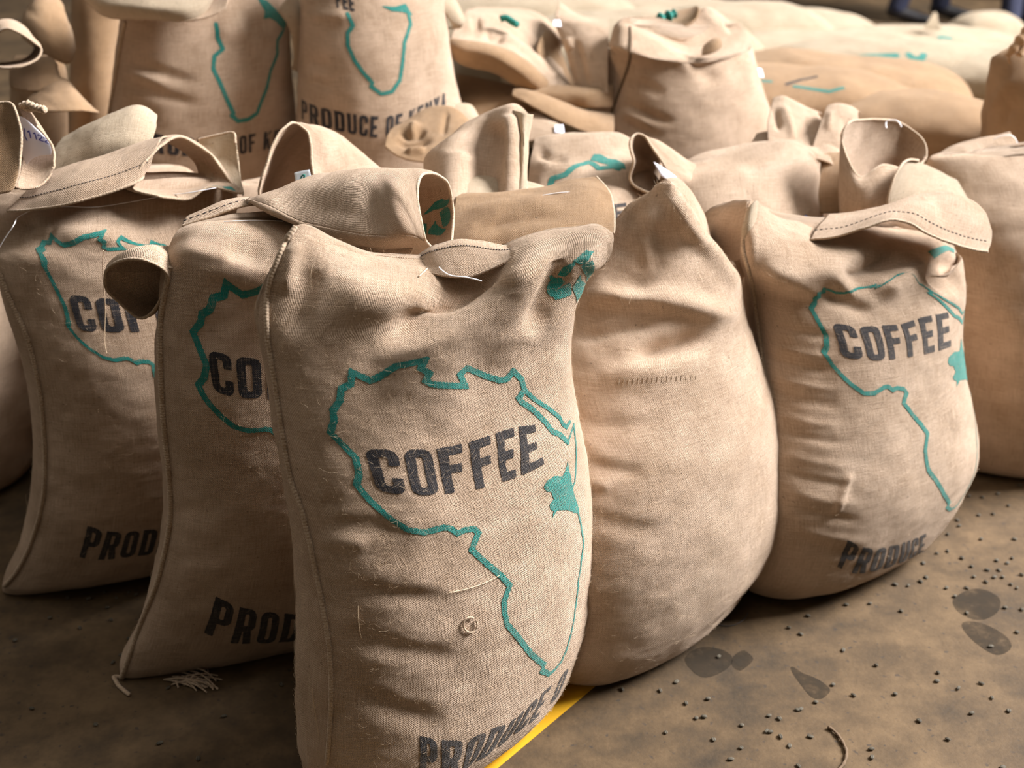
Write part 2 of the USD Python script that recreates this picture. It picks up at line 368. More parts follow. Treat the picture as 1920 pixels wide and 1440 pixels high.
# the outline of the map as it is stencilled on the front sack, in the picture's pixels there (its zoom was 2.25 from 600, 640)
zz = lambda L: [(600 + x / 2.25, 640 + y / 2.25) for x, y in L]
MAP_COAST = zz([(1055,640),(1075,590),(1080,500),(1078,420),(1070,350),(1045,425),(1010,392),(980,380),(950,340),(900,290),(850,255),(838,237),(862,205),(850,160),(815,125),(790,158),(760,165),(690,142),(620,112),(590,140),(600,160),(612,188),(545,186),(470,180),(445,165),(462,135),(425,115),(443,78),(385,92),(320,105),(285,128),(250,150),(210,165),(135,130),(130,180),(90,200),(85,250),(55,290),(60,330),(45,385),(90,430),(150,490),(165,560),(155,605),(210,670),(255,712),(300,750),(370,795),(440,805),(520,785),(550,788),(580,810),(610,795),(650,790),(668,808),(650,850),(640,880),(700,935),(765,990),(800,1030),(775,1100),(780,1150),(790,1195),(860,1280),(890,1320),(945,1365),(935,1390),(968,1402),(990,1385),(1018,1350),(1040,1300),(1057,1240),(1070,1180),(1078,1120),(1086,1060),(1091,1000),(1101,930),(1112,850),(1100,770),(1088,720)])
MAP_SEA = zz([(862,205),(905,245),(960,280),(985,300),(1010,320),(1025,350),(1040,362),(1052,340)])
MAP_KENYA = zz([(1045,505),(1035,545),(1022,570),(990,568),(955,590),(944,615),(955,632),(975,635),(985,665),(968,690),(970,708),(985,715),(980,745),(1000,712),(1040,710),(1082,724),(1092,708),(1070,640),(1060,590),(1050,545)])

def rbf(src, dst):
    src, dst = np.asarray(src, float), np.asarray(dst, float); sc = np.ptp(src, axis=0).max(); 
    f = RBFInterpolator(src / sc, dst, kernel="thin_plate_spline", degree=1)
    return lambda p: f(np.atleast_2d(np.asarray(p, float)) / sc)
def warp_poly(poly, f, step):
    poly = poly.segmentize(step)
    ext = f(np.array(poly.exterior.coords)); holes = [f(np.array(h.coords)) for h in poly.interiors]
    return shapely.make_valid(shapely.Polygon(ext, holes))
def decal(cl, shape, name, mat_, parent, lift=.0006, margin=.0016, label=None, fine=.0022):
    """the printed shape (in the cloth's own metres) laid on the cloth's own triangles"""
    if not hasattr(cl, "N") or cl.N is None: cl.prep()
    x0, y0, x1, y1 = shape.bounds
    uv = cl.uv; m = (uv[:, 0] > x0 - .02) & (uv[:, 0] < x1 + .02) & (uv[:, 1] > y0 - .02) & (uv[:, 1] < y1 + .02)
    shapely.prepare(shape); edge = shape.boundary; shapely.prepare(edge)
    T0 = cl.F[m[cl.F].all(1)]
    if not len(T0): return None
    ids, inv = np.unique(T0, return_inverse=True); T = inv.reshape(-1, 3)
    A = np.hstack([cl.V[ids] + cl.N[ids] * lift, uv[ids]])
    def sdf(P): pt = shapely.points(P); dist = shapely.distance(edge, pt); return np.where(shapely.contains(shape, pt), -dist, dist) - margin
    d = sdf(A[:, 3:5])
    for _ in range(3):                                                    # finer triangles on the same surface, near the edge of the print
        e = np.linalg.norm(A[T[:, 0], 3:5] - A[T[:, 2], 3:5], axis=1).mean() if len(T) else 0
        T = T[np.abs(d[T]).min(1) < 3 * e + .002] if False else T[(d[T] < 1.6 * e).any(1)]
        if not len(T): return None
        if e < fine: break
        E3 = np.sort(np.vstack([T[:, [0, 1]], T[:, [1, 2]], T[:, [2, 0]]]), 1); ue, ei = np.unique(E3, axis=0, return_inverse=True); ei = ei.ravel()
        k, n_ = len(A), len(T); mid = (A[ue[:, 0]] + A[ue[:, 1]]) / 2; A = np.vstack([A, mid]); d = np.concatenate([d, sdf(mid[:, 3:5])])
        a_, b_, c_ = ei[:n_] + k, ei[n_:2 * n_] + k, ei[2 * n_:] + k
        T = np.vstack([np.stack([T[:, 0], a_, c_], 1), np.stack([a_, T[:, 1], b_], 1), np.stack([c_, b_, T[:, 2]], 1), np.stack([a_, b_, c_], 1)])
    T = T[(d[T] < 0).any(1)]
    if not len(T): return None
    A = np.hstack([A, (d + margin)[:, None]])
    out = []
    neg = d[T] < 0; cnt = neg.sum(1)
    out.append(A[T[cnt == 3]].reshape(-1, 6))
    cutp = lambda a, b: A[a] + (d[a] / (d[a] - d[b]))[:, None] * (A[b] - A[a])
    for k in (1, 2):
        t = T[cnt == k]
        if not len(t): continue
        odd = np.argmax(neg[cnt == k] == (k == 1), axis=1); r = np.arange(len(t))
        a, b, c = t[r, odd], t[r, (odd + 1) % 3], t[r, (odd + 2) % 3]
        ab, ac = cutp(a, b), cutp(a, c)
        if k == 1: out.append(np.stack([A[a], ab, ac], 1).reshape(-1, 6))
        else:
            out.append(np.stack([ab, A[b], A[c]], 1).reshape(-1, 6)); out.append(np.stack([ab, A[c], ac], 1).reshape(-1, 6))
    Q = np.vstack(out); key = np.round(Q[:, :3] * 1e6).astype(np.int64)
    _, first, inv = np.unique(key, axis=0, return_index=True, return_inverse=True)
    V = Q[first]; Fc = inv.reshape(-1, 3); Fc = Fc[(Fc[:, 0] != Fc[:, 1]) & (Fc[:, 1] != Fc[:, 2]) & (Fc[:, 0] != Fc[:, 2])]
    p = put(name, (V[:, :3], Fc), mat_, parent, smooth=True, uv=V[:, 3:5], label=label)
    UsdGeom.PrimvarsAPI(p).CreatePrimvar("sdf", Sdf.ValueTypeNames.FloatArray, "vertex").Set(Vt.FloatArray.FromNumpy(V[:, 5].astype(np.float32)))
    return p
def print_on(cl, parent, art, key_art, key_px, name, mat_, step=.01, label=None):
    """art: polygons in their own coordinates; key_art, key_px: where points of the art sit in the picture on this cloth"""
    if getattr(cl, "N", None) is None: cl.prep()
    f = rbf(key_art, [cl.hit(*p)[2] for p in key_px])
    g = shapely.union_all([q.buffer(1e-5) for a in art for p in polys(a) for q in polys(warp_poly(p, f, step))])
    return decal(cl, g, name, mat_, parent, label=label)

def closed_resample(pts, n):
    p = np.asarray(pts, float); q = np.vstack([p[-2:], p, p[:3]])
    d = np.concatenate([[0], np.cumsum(np.linalg.norm(np.diff(q, axis=0), axis=1))])
    return Akima1DInterpolator(d, q)(np.linspace(d[2], d[2 + len(p)], n))
def loop_cloth(rows, nv, nu):
    """a tube of cloth through closed loops of (pixel, pixel, depth)"""
    R = np.stack([closed_resample([at(*p) for p in r], 2 * K - 1) for r in rows])
    d = np.concatenate([[0], np.cumsum(np.maximum(np.linalg.norm(np.diff(R, axis=0), axis=2).mean(1), .004))])
    G = Akima1DInterpolator(d, R, axis=0)(np.linspace(0, d[-1], nv)) if len(rows) > 2 else np.stack([R[0] + (R[1] - R[0]) * t for t in np.linspace(0, 1, nv)])
    G = CubicSpline(np.arange(G.shape[1]), G, axis=1)(np.linspace(0, G.shape[1] - 1, nu)); G[:, -1] = G[:, 0]
    c = Cloth(G, True)
    if (c.normals().reshape(G.shape) * (G - G.mean(1, keepdims=True))).sum() < 0: c = Cloth(G[:, ::-1], True)
    return c
def flap(t, rows, name="flap", nv=60, nu=90, strokes=(), rough=(1.8, .05), mat_="jute", seed=0, loop=False, thick=.003, hems=(), label=None, stitch=None):
    """a loose piece of the sack's cloth; hems: which borders carry a rolled hem ('first', 'last', 'left', 'right')"""
    c = loop_cloth(rows, nv, nu) if loop else Cloth(sheet_grid(rows, nv, nu), False)
    if strokes:
        if not loop and ((CAM - c.V) * c.normals()).sum(1).mean() < 0:     # strokes work on the side one sees
            G = c.V.reshape(c.nv, c.nu, 3)[:, ::-1]; c = Cloth(G, False)
        c.sculpt(strokes)
    if rough: c.roughen(rough[0] * 1.2, rough[1], (1, 1), seed); c.roughen(4.5, .13, (1, 1), seed + 300)
    c.fix_uv(); c.N = None
    m, uv = thick_sheet(c, thick)
    put(name, m, mat_, t, uv=uv, label=label)
    G = c.V.reshape(c.nv, c.nu, 3)
    edge = {"first": G[0], "last": G[-1], "left": G[:, 0], "right": G[:, -1]}
    for h in hems: put("hem", cord(edge[h], .0024, .006, .06), "cord", t)
    if stitch is not None:                                              # a row of dark stitches beside the first border
        r, n = G[int(stitch * (c.nv - 1))], c.normals().reshape(c.nv, c.nu, 3)[int(stitch * (c.nv - 1))]
        s = np.sign(((CAM - r) * n).sum(1))[:, None]
        p = resample(r + n * s * .002, 160); put("hem_stitching", join([tube(p[k:k + 3], .0009, 5) for k in range(0, 156, 4)]), "dark_thread", t)
    return c
def standing(t, px0, px1, Y0, Y1, H, th=.17, nv=90, nu=130, mat_="jute", seed=0, strokes=(), top=(.86, .55), rough=(4, .09), lean=0.0, z0=0.0):
    """a filled sack standing on the ground (or at the height z0): pixel columns and depths of its two limbs half way up"""
    rows = []
    for z, k, tk in ((.0, .62, .6), (.006, .84, .8), (.04, .97, .95), (.15, 1.03, 1.08), (.35, 1.05, 1.12), (.55, 1.02, 1.05), (.75, .97, .86), (.88, top[0] + .06, .62), (.96, top[0], .4), (1.0, top[1] + .1, .22)):
        c, h = (px0 + px1) / 2 + lean * z, (px1 - px0) / 2 * k
        rows.append(E(z0 + max(z * H, .002), c - h, Y0, c + h, Y1, th * tk, th * tk))
    rows.append(inner(rows[-1], .75, .006))
    c = ring_cloth(rows, nv, nu); c.sculpt(strokes); c.roughen(rough[0] * 1.5, rough[1], (1, 1.3), seed); c.roughen(9, .2, (1, 1.2), seed + 300)
    if z0 == 0: c.ground()
    c.fix_uv(); c.N = None; m, uv = capped(c); put("body", m, mat_, t, uv=uv)
    return c
def lying(t, centre, yaw, L, W, H, pitch=0.0, roll=0.0, nv=80, nu=96, down=None, mat_="jute_brown_shaded", seed=0, sag=.0, rough=(5, .12), strokes=()):
    """a filled sack lying flat: a pillow whose two ends close in a straight seam"""
    rows = []
    for s in np.sin(np.linspace(-1, 1, 15) * math.pi / 2):
        w = W / 2 * (1 - .16 * (1 - abs(s)) ** 0 * abs(s) ** 6) * (1 - .25 * abs(s) ** 18); h = H / 2 * max(1 - abs(s) ** 3.2, 0) ** .62 + .003
        c, sn = np.cos(PHI), np.sin(PHI); ex = 2.6
        rows.append(np.stack([np.full(len(PHI), s * L / 2), -w * np.sign(c) * np.abs(c) ** (2 / ex) * np.where((sn < 0) & (down is not None), 1 + .55 * sn, 1), h * np.sign(sn) * np.abs(sn) ** (2 / ex) * np.where(sn < 0, (down or H / 2) / (H / 2), 1) - sag * s * s], 1))
    R = trimesh.transformations.euler_matrix(roll, pitch, yaw, 'sxyz')[:3, :3]
    c = ring_cloth([r @ R.T + np.asarray(centre) for r in rows], nv, nu)
    c.sculpt(strokes); c.roughen(rough[0] * 1.4, rough[1], (1, 1), seed); c.roughen(16, .3, (1, 1), seed + 300); c.V[:, 2] = np.maximum(c.V[:, 2], .002); c.fix_uv(); c.N = None
    m, uv = capped(c); put("body", m, mat_, t, uv=uv)
    return c

REC_A = [[(1000 + x / 10.286, 440 + y / 10.286) for x, y in q] for q in ([(920, 610), (1050, 530), (1135, 505), (1165, 540), (1145, 740), (1040, 950), (1020, 800)], [(905, 780), (920, 880), (1025, 985), (940, 1230), (860, 1240), (835, 1310), (820, 1170), (750, 1020)], [(690, 930), (725, 1010), (725, 1150), (430, 1245), (370, 1190), (420, 1110)],
    [(305, 790), (440, 840), (560, 850), (600, 910), (520, 990), (430, 1060), (360, 1190), (330, 1190), (255, 1070), (290, 930), (340, 890)], [(480, 770), (580, 640), (790, 530), (805, 560), (700, 730), (600, 800)], [(780, 510), (880, 430), (1020, 300), (1080, 330), (1165, 320), (1045, 530), (900, 570), (830, 530)])]
REC_B = [[(770 + x / 9, 310 + y / 9) for x, y in q] for q in ([(500, 810), (580, 730), (640, 705), (675, 740), (695, 870), (640, 1010), (570, 1050), (545, 1010), (525, 890)], [(300, 1130), (430, 950), (435, 1010), (520, 1080), (610, 1085), (505, 1195), (400, 1185), (310, 1170)], [(210, 1000), (270, 1005), (265, 1180), (240, 1210)], [(215, 850), (290, 770), (430, 620), (540, 570), (590, 590), (675, 550), (580, 700), (490, 740), (400, 755)])]
def traced(cl, qs): return shapely.union_all([shapely.make_valid(shapely.Polygon([cl.hit(*p)[2] for p in q])).buffer(.0003) for q in qs])
def fibres(cl, parent, n, seed, length=(.004, .010), r=.00009, where=None):
    """loose jute fibres standing off the cloth"""
    rng = np.random.default_rng(seed); N = cl.normals(); ok = np.nonzero((cl.V[:, 2] > .03) & (((CAM - cl.V) * N).sum(1) > -.25))[0]
    i = rng.choice(ok, n); L = rng.uniform(*length, n) * np.where(rng.random(n) < .07, 2.2, 1)
    t = rng.normal(size=(n, 3)); t -= N[i] * (t * N[i]).sum(1)[:, None]; t /= np.linalg.norm(t, axis=1, keepdims=True)
    b = np.cross(N[i], t); up = rng.uniform(.15, .75, n); cu = rng.normal(0, .5, n)
    P = []
    for k in np.linspace(0, 1, 5):
        P.append(cl.V[i] + t * (L * k)[:, None] + b * (L * cu * k * k)[:, None] + N[i] * (L * up * (k - .25 * k * k * 2))[:, None])
    P = np.stack(P, 1).reshape(-1, 3)
    c = UsdGeom.BasisCurves.Define(stage, str(parent.GetPath()) + "/" + numbered(str(parent.GetPath()), "loose_fibres"))
    c.CreateTypeAttr("linear"); c.CreateCurveVertexCountsAttr(Vt.IntArray.FromNumpy(np.full(n, 5, np.int32)))
    c.CreatePointsAttr(Vt.Vec3fArray.FromNumpy(P.astype(np.float32))); c.CreateWidthsAttr(Vt.FloatArray.FromNumpy(np.full(len(P), 2 * r, np.float32))); c.SetWidthsInterpolation("vertex")
    UsdShade.MaterialBindingAPI.Apply(c.GetPrim()).Bind(M["fibre"]); c.GetPrim().SetCustomDataByKey("kind", "stuff")
# ---------------------------------------------------------------- the big structure
mat("concrete", {"tc": ("texture_coordinate", {}), "a": ("noise_texture", {"scale": 2.2, "detail": 8.0, "roughness": .65}), "b": ("noise_texture", {"scale": 14.0, "detail": 6.0, "roughness": .7}),
     "c": ("noise_texture", {"scale": 160.0, "detail": 3.0}), "s": ("noise_texture", {"scale": 75.0, "detail": 2.0, "roughness": .4}),
     "m1": ("math", {"math_type": "multiply_add", "value2": .45}), "m2": ("math", {"math_type": "multiply_add", "value2": .62, "value3": -.035}), "m3": ("math", {"math_type": "multiply_add", "value2": .35}), 
     "r": ("rgb_ramp", {"ramp": [(.36, (.030, .022, .0135)), (.50, (.072, .047, .024)), (.64, (.125, .082, .042))]}),
     "sp": ("math", {"math_type": "subtract", "value2": .655}), "sp2": ("math", {"math_type": "multiply", "value2": 12.0, "use_clamp": True}), "sp3": ("math", {"math_type": "multiply", "value2": .75}),
     "mx": ("mix", {"color2": (.035, .028, .022)}), "bp": ("bump", {"strength": .35, "distance": .004}),
     "p": ("principled_bsdf", {"roughness": .7, "specular_ior_level": .2})},
    [("tc.object", "a.vector"), ("tc.object", "b.vector"), ("tc.object", "c.vector"), ("tc.object", "s.vector"),
     ("b.fac", "m1.value1"), ("m2.value", "m1.value3"), ("a.fac", "m2.value1"), ("c.fac", "m3.value1"), ("m1.value", "m3.value3"), ("m1.value", "r.fac"),
     ("s.fac", "sp.value1"), ("sp.value", "sp2.value1"), ("sp2.value", "sp3.value1"), ("sp3.value", "mx.fac"), ("r.color", "mx.color1"), ("mx.color", "p.base_color"),
     ("m3.value", "bp.height"), ("bp.normal", "p.normal")], "p.BSDF")
def flat_poly(pts, z0, z1):
    s = trimesh.creation.extrude_polygon(shapely.Polygon(pts), z1 - z0, engine="earcut"); s.apply_translation([0, 0, z0]); return s
fl = put("floor", trimesh.creation.box(bounds=[[-7, -1.5, -.08], [7, 14, 0]]), "concrete", smooth=False)
plain("wall_plaster", (.30, .27, .23), .9)
for nm, bb in (("wall_back", [[-7, 14, 0], [7, 14.2, 7]]), ("wall_left", [[-7.2, -1.5, 0], [-7, 14, 7]])):
    tag(put(nm, trimesh.creation.box(bounds=bb), "wall_plaster", smooth=False), "plain warehouse wall", None, kind="structure")
tag(fl, "brown dusty concrete warehouse floor", None, kind="structure")

# ---------------------------------------------------------------- front row of sacks
def stitched(name, label, group=None):
    t = thing(name, label, "sack", group); return t

def build_sack(t, rows, nv, nu, strokes=(), rough=(2.2, .06), mat_="jute", seed=0, caps=(True, True), aniso=(1, 1.6), ground=True):
    c = ring_cloth(rows, nv, nu)
    if strokes: c.sculpt(strokes)
    if rough: c.roughen(rough[0], rough[1], aniso, seed); c.roughen(3.5, .16, (1, 1), seed + 500)
    if ground: c.ground()
    c.fix_uv(); c.N = None
    mesh, uv = capped(c, caps)
    put("body", mesh, mat_, t, uv=uv)
    return c

# A: the sack in front
tA = stitched("coffee_sack", "nearest jute sack, front centre, with green map, word COFFEE and recycling emblem")
A_rows = [
    E(.002, 690, 1.40, 930, 1.66, .06, .07), E(.008, 635, 1.39, 985, 1.68, .092, .10), E(.03, 590, 1.376, 1045, 1.715, .118, .12), E(.07, 566, 1.37, 1073, 1.735, .137, .13),
    E(.11, 556, 1.368, 1088, 1.745, .145, .14), E(.16, 552, 1.368, 1102, 1.75, .148, .15), E(.22, 552, 1.368, 1109, 1.75, .148, .15), E(.30, 553, 1.37, 1112, 1.75, .148, .15), E(.40, 552, 1.38, 1108, 1.74, .142, .15),
    E(.50, 541, 1.40, 1094, 1.715, .135, .14), E(.58, 523, 1.42, 1077, 1.69, .122, .13), E(.65, 508, 1.44, 1072, 1.665, .108, .115), E(.71, 496, 1.455, 1076, 1.645, .092, .095), E(.765, 484, 1.47, 1098, 1.62, .075, .08),
    Pl([(498, 530, 1.475), (530, 500, 1.475), (620, 520, 1.475), (720, 540, 1.478), (820, 552, 1.495), (900, 545, 1.51), (980, 520, 1.515), (1060, 490, 1.54), (1110, 492, 1.57), (1138, 492, 1.61)], .06),
    Pl([(540, 452, 1.49), (570, 448, 1.495), (620, 470, 1.505), (700, 497, 1.515), (780, 508, 1.53), (860, 512, 1.545), (930, 492, 1.55), (1000, 462, 1.555), (1060, 444, 1.57), (1115, 440, 1.59), (1150, 456, 1.61)], .03),
    Pl([(553, 424, 1.50), (572, 422, 1.51), (610, 444, 1.525), (680, 474, 1.54), (750, 482, 1.555), (830, 488, 1.575), (900, 484, 1.585), (960, 455, 1.59), (1020, 438, 1.59), (1090, 428, 1.595), (1122, 424, 1.605), (1146, 438, 1.615)], .012),
]
A_rows.append(inner(A_rows[-1], .97, -.012)); A_rows.append(inner(A_rows[-1], .9, -.05))
A_str = [
    ([(700, 650), (800, 588), (890, 530), (970, 476)], 30, 24, -30, .35),             # the valley under the flap
    ([(690, 690), (800, 645), (900, 590), (985, 515), (1042, 440)], 26, 60, 20, .3),   # the ridge right of it
    ([(985, 640), (1030, 545), (1070, 485), (1098, 446)], 26, 22, -20, .3),
    ([(900, 690), (1010, 620), (1080, 560)], 40, 40, 7),
    ([(700, 690), (800, 720), (900, 715)], 60, 50, 6),
    ([(560, 440), (545, 500), (535, 560)], 14, 30, 10, .3), ([(600, 480), (570, 560), (560, 640)], 20, 25, -8, .3),
    ([(600, 560), (700, 560), (800, 590)], 50, 50, 10, .4),
    ([(585, 990), (680, 985), (780, 1010)], 16, 20, -5), ([(590, 1010), (700, 1020)], 14, 16, 4),
    ([(620, 1085), (720, 1110), (850, 1120)], 14, 20, -5), ([(625, 1180), (740, 1215), (880, 1235)], 16, 22, -5), ([(630, 1280), (740, 1330), (840, 1350)], 18, 22, -6),
    ([(600, 940), (640, 950)], 14, 14, -4),
]
cA = build_sack(tA, A_rows, 380, 400, A_str, seed=1)
cA.prep()
seamA = [(552, 425), (530, 470), (514, 508), (504, 545), (501, 590), (506, 650), (517, 715), (530, 800), (546, 890), (572, 970), (594, 1070), (611, 1160), (621, 1250), (620, 1350), (614, 1430)]
put("side_seam", cord(cA.line(seamA, .002, 90), .0035), "cord", tA, label="whipped side seam")
art_map = shapely.union_all([shapely.LineString(MAP_COAST).buffer(4.6, cap_style="flat", join_style="mitre", mitre_limit=2.0), shapely.LineString(MAP_SEA).buffer(4.2, join_style="mitre", mitre_limit=2.0), shapely.Polygon(MAP_KENYA)])
# the flat artwork: the outline as it lies in the cloth of the front sack
uvline = lambda pts: [tuple(cA.hit(*p)[2]) for p in pts]
W_MAP = .0043
_cu = uvline(MAP_COAST); _k = MAP_COAST.index(min(MAP_COAST, key=lambda p: -p[1]))
thin = lambda pts, w: shapely.LineString(pts).buffer(w, join_style="mitre", mitre_limit=1.6)
artMap = shapely.union_all([thin(_cu[5:_k + 1], W_MAP), thin(_cu[_k:_k + 5], W_MAP * .75), thin(_cu[_k + 4:], W_MAP * .5), thin(_cu[:6], W_MAP * .45), thin(uvline(MAP_SEA), W_MAP * .8), shapely.Polygon(uvline(MAP_KENYA)).buffer(0)])
decal(cA, artMap, "map_print", "green_ink", tA, label="green stencilled map outline")
COF, LC = word("COFFEE", .50, .18, .115)
cofA_px = [(683, 841), (708, 921), (756, 843), (775, 928), (819, 841), (835, 925), (879, 829), (893, 917), (929, 812), (942, 903), (973, 800), (978, 891), (1005, 796), (1023, 868)]
cof_key = lambda xs: [p for x in xs for p in ((x, 1.0), (x, 0.0))]
xC = [0, .615, 1.23, 1.845, 2.46, 3.075, LC]
print_on(cA, tA, COF, cof_key(xC), cofA_px, "lettering_print", "black_ink", .05, label="black stencilled word COFFEE")
PRO, LP = word("PRODUCE OF KENYA", .42, .16, .115)

flap(tA, [
    [(800, 512, 1.539), (840, 520, 1.529), (880, 520, 1.529), (930, 500, 1.539), (970, 474, 1.554)],
    [(796, 498, 1.554), (835, 500, 1.539), (880, 498, 1.539), (932, 488, 1.549), (972, 470, 1.562)],
    [(788, 486, 1.574), (826, 470, 1.559), (878, 464, 1.559), (930, 470, 1.562), (974, 466, 1.570)],
    [(786, 482, 1.594), (824, 458, 1.586), (874, 450, 1.586), (926, 457, 1.584), (972, 463, 1.584)],
], "flap", 40, 90, hems=("last",), stitch=.66, seed=90)
decal(cA, traced(cA, REC_A), "recycling_print", "green_ink", tA, label="green recycling emblem")
put("sewing_thread", tube(resample([at(823, 501, 1.532), at(834, 511, 1.525), at(847, 517, 1.522), at(875, 520, 1.522), at(903, 527, 1.518)], 40), .0009, 5), "white_thread", tA, label="white sewing thread")
ring = [(880 + 13 * math.cos(a), 1170 + 14 * math.sin(a)) for a in np.linspace(-.6, 5.2, 12)]
put("loose_strand", tube(cA.line(ring, .0025, 40), .0013, 6), "cord", tA, label="curled jute strand")
for p_, w_ in (([(672, 1135), (672, 1160), (678, 1195)], .0008), ([(588, 1290), (592, 1330), (600, 1380)], .0006), ([(785, 520), (800, 506), (792, 514)], .001), ([(840, 1110), (900, 1095), (935, 1078)], .0006)):
    put("loose_strand", tube(cA.line(p_, .002, 24), w_, 5), "fibre", tA)
print_on(cA, tA, PRO[:8], [p for k in range(6) for p in ((k * .535, 1), (k * .535, 0))], [(787, 1380), (786, 1452), (828, 1387), (826, 1460), (880, 1384), (866, 1446), (922, 1366), (892, 1428), (958, 1352), (930, 1405), (990, 1325), (960, 1380)], "origin_print", "black_ink", .05, label="black stencilled word PRODUCE")
fibres(cA, tA, 5200, 1)
# B: the sack behind the front one, to its left
tB = stitched("coffee_sack", "sack half hidden behind the nearest one, letters CO, its left corner drooping open")
B_rows = [
    E(.002, 300, 1.72, 660, 1.82, .02, .12), E(.005, 226, 1.695, 730, 1.85, .03, .15), E(.03, 228, 1.695, 745, 1.85, .045, .16), E(.10, 260, 1.70, 750, 1.85, .075, .17),
    E(.20, 286, 1.70, 750, 1.85, .10, .18), E(.30, 303, 1.70, 750, 1.85, .115, .18), E(.40, 304, 1.70, 748, 1.85, .12, .18),
    E(.50, 293, 1.70, 745, 1.85, .12, .17), E(.60, 289, 1.70, 740, 1.85, .11, .15), E(.68, 295, 1.70, 738, 1.85, .09, .13),
    Pl([(300, 520, 1.715), (350, 508, 1.675), (420, 515, 1.665), (500, 530, 1.670), (600, 535, 1.700), (740, 505, 1.840)], .13, .01),
    Pl([(306, 488, 1.730), (350, 478, 1.685), (420, 486, 1.675), (480, 500, 1.680), (600, 505, 1.710), (740, 480, 1.850)], .12, .02),
    Pl([(322, 450, 1.735), (370, 438, 1.72), (430, 440, 1.71), (500, 448, 1.72), (600, 455, 1.75), (740, 455, 1.85)], .08, .01),
    Pl([(345, 425, 1.77), (400, 412, 1.765), (450, 410, 1.77), (520, 414, 1.78), (620, 430, 1.80), (740, 440, 1.88)], .04, .0),
]
B_rows.append(inner(B_rows[-1], .9, -.01))
B_str = [([(330, 470), (400, 480), (470, 505), (540, 520)], 16, 12, 5, .2), ([(380, 520), (440, 545), (500, 560)], 14, 22, -5), ([(420, 470), (500, 480)], 20, 18, -6),
         ([(330, 1100), (420, 1130), (520, 1150)], 20, 25, -4), ([(320, 950), (420, 965)], 18, 22, -3), ([(330, 1060), (440, 1070)], 14, 18, 4)]
cB = build_sack(tB, B_rows, 260, 230, B_str, seed=2); cB.prep()
seamB = [(322, 500), (312, 545), (304, 600), (303, 680), (308, 780), (318, 880), (322, 950), (312, 1030), (290, 1110), (262, 1180), (240, 1240), (228, 1272)]
put("side_seam", cord(cB.line(seamB, .002, 70), .0045), "cord", tB, label="whipped side seam")
put("seam_tail", tube(resample([at(226, 1270, 1.695), floor_at(214, 1275) + [0, 0, .006], floor_at(226, 1292) + [0, 0, .004], floor_at(244, 1306) + [0, 0, .004]], 20), .0035, 6), "cord", tB)
ear = flap(tB, [
    [(322, 505, 1.76), (330, 478, 1.76), (345, 470, 1.77), (352, 490, 1.78), (348, 520, 1.78), (335, 528, 1.77), (325, 520, 1.76)],
    [(248, 508, 1.735), (264, 474, 1.73), (302, 462, 1.735), (326, 480, 1.75), (322, 540, 1.76), (292, 572, 1.755), (260, 552, 1.745)],
    [(206, 508, 1.705), (230, 478, 1.695), (272, 466, 1.69), (309, 480, 1.70), (311, 548, 1.715), (276, 588, 1.73), (226, 548, 1.725)],
    [(197, 520, 1.695), (218, 494, 1.68), (262, 486, 1.668), (301, 500, 1.672), (305, 550, 1.69), (262, 594, 1.71), (212, 555, 1.71)],
], "drooping_corner", 60, 110, loop=True, hems=("last",), seed=3)
hood = flap(tB, [
    [(462, 374, 1.80), (472, 368, 1.82), (482, 372, 1.83), (478, 380, 1.81), (470, 382, 1.79), (464, 380, 1.79)],
    [(500, 385, 1.76), (520, 358, 1.82), (545, 360, 1.87), (560, 392, 1.84), (550, 412, 1.78), (520, 405, 1.75)],
    [(580, 420, 1.72), (590, 350, 1.79), (620, 330, 1.88), (660, 380, 1.90), (650, 440, 1.80), (610, 444, 1.72)],
    [(680, 440, 1.66), (680, 370, 1.72), (690, 317, 1.83), (745, 350, 1.93), (750, 440, 1.86), (712, 472, 1.70)],
    [(760, 440, 1.645), (745, 380, 1.68), (762, 318, 1.79), (825, 345, 1.90), (830, 440, 1.85), (790, 478, 1.70)],
    [(798, 452, 1.66), (785, 390, 1.68), (792, 328, 1.76), (840, 340, 1.84), (852, 410, 1.84), (832, 470, 1.74)],
], "hood", 110, 150, loop=True, hems=("last",), seed=4, strokes=[([(560, 395), (640, 400), (740, 440)], 18, 30, -4), ([(695, 340), (702, 400), (722, 458)], 14, 18, -5), ([(735, 335), (745, 400), (765, 455)], 14, 12, 3), ([(520, 370), (640, 350), (720, 335)], 22, 22, 6)])
band = flap(tB, [
    [(342, 424, 1.765), (400, 404, 1.775), (450, 388, 1.79), (490, 384, 1.80), (540, 404, 1.77), (600, 440, 1.72), (680, 468, 1.68), (770, 480, 1.66)],
    [(346, 416, 1.775), (400, 394, 1.785), (450, 378, 1.80), (495, 374, 1.81), (545, 392, 1.78), (605, 424, 1.735), (685, 452, 1.69), (775, 466, 1.67)],
    [(352, 408, 1.79), (400, 386, 1.80), (450, 371, 1.815), (500, 370, 1.825), (550, 384, 1.795), (610, 412, 1.75), (690, 440, 1.71), (780, 452, 1.69)],
], "hem_band", 24, 140, hems=("first",), stitch=.4)
hood.prep(inside=True)
decal(hood, traced(hood, REC_B), "recycling_print", "green_ink", tB, lift=.0022, label="green recycling emblem")
print_on(cB, tB, COF[:3], [(0, 1), (0, 0), (.615, 1), (.615, 0), (1.115, 1), (1.115, 0), (1.73, 1), (1.73, 0)], [(391, 656), (401, 733), (443, 668), (449, 746), (489, 673), (492, 747), (544, 680), (546, 752)], "lettering_print", "black_ink", .05, label="black stencilled letters CO")
PROB = [(405, 1118), (383, 1186), (450, 1138), (432, 1205), (492, 1146), (478, 1206), (534, 1150), (522, 1204)]
pro_key = lambda n: [p for k in range(n) for p in ((k * .535, 1), (k * .535, 0))]
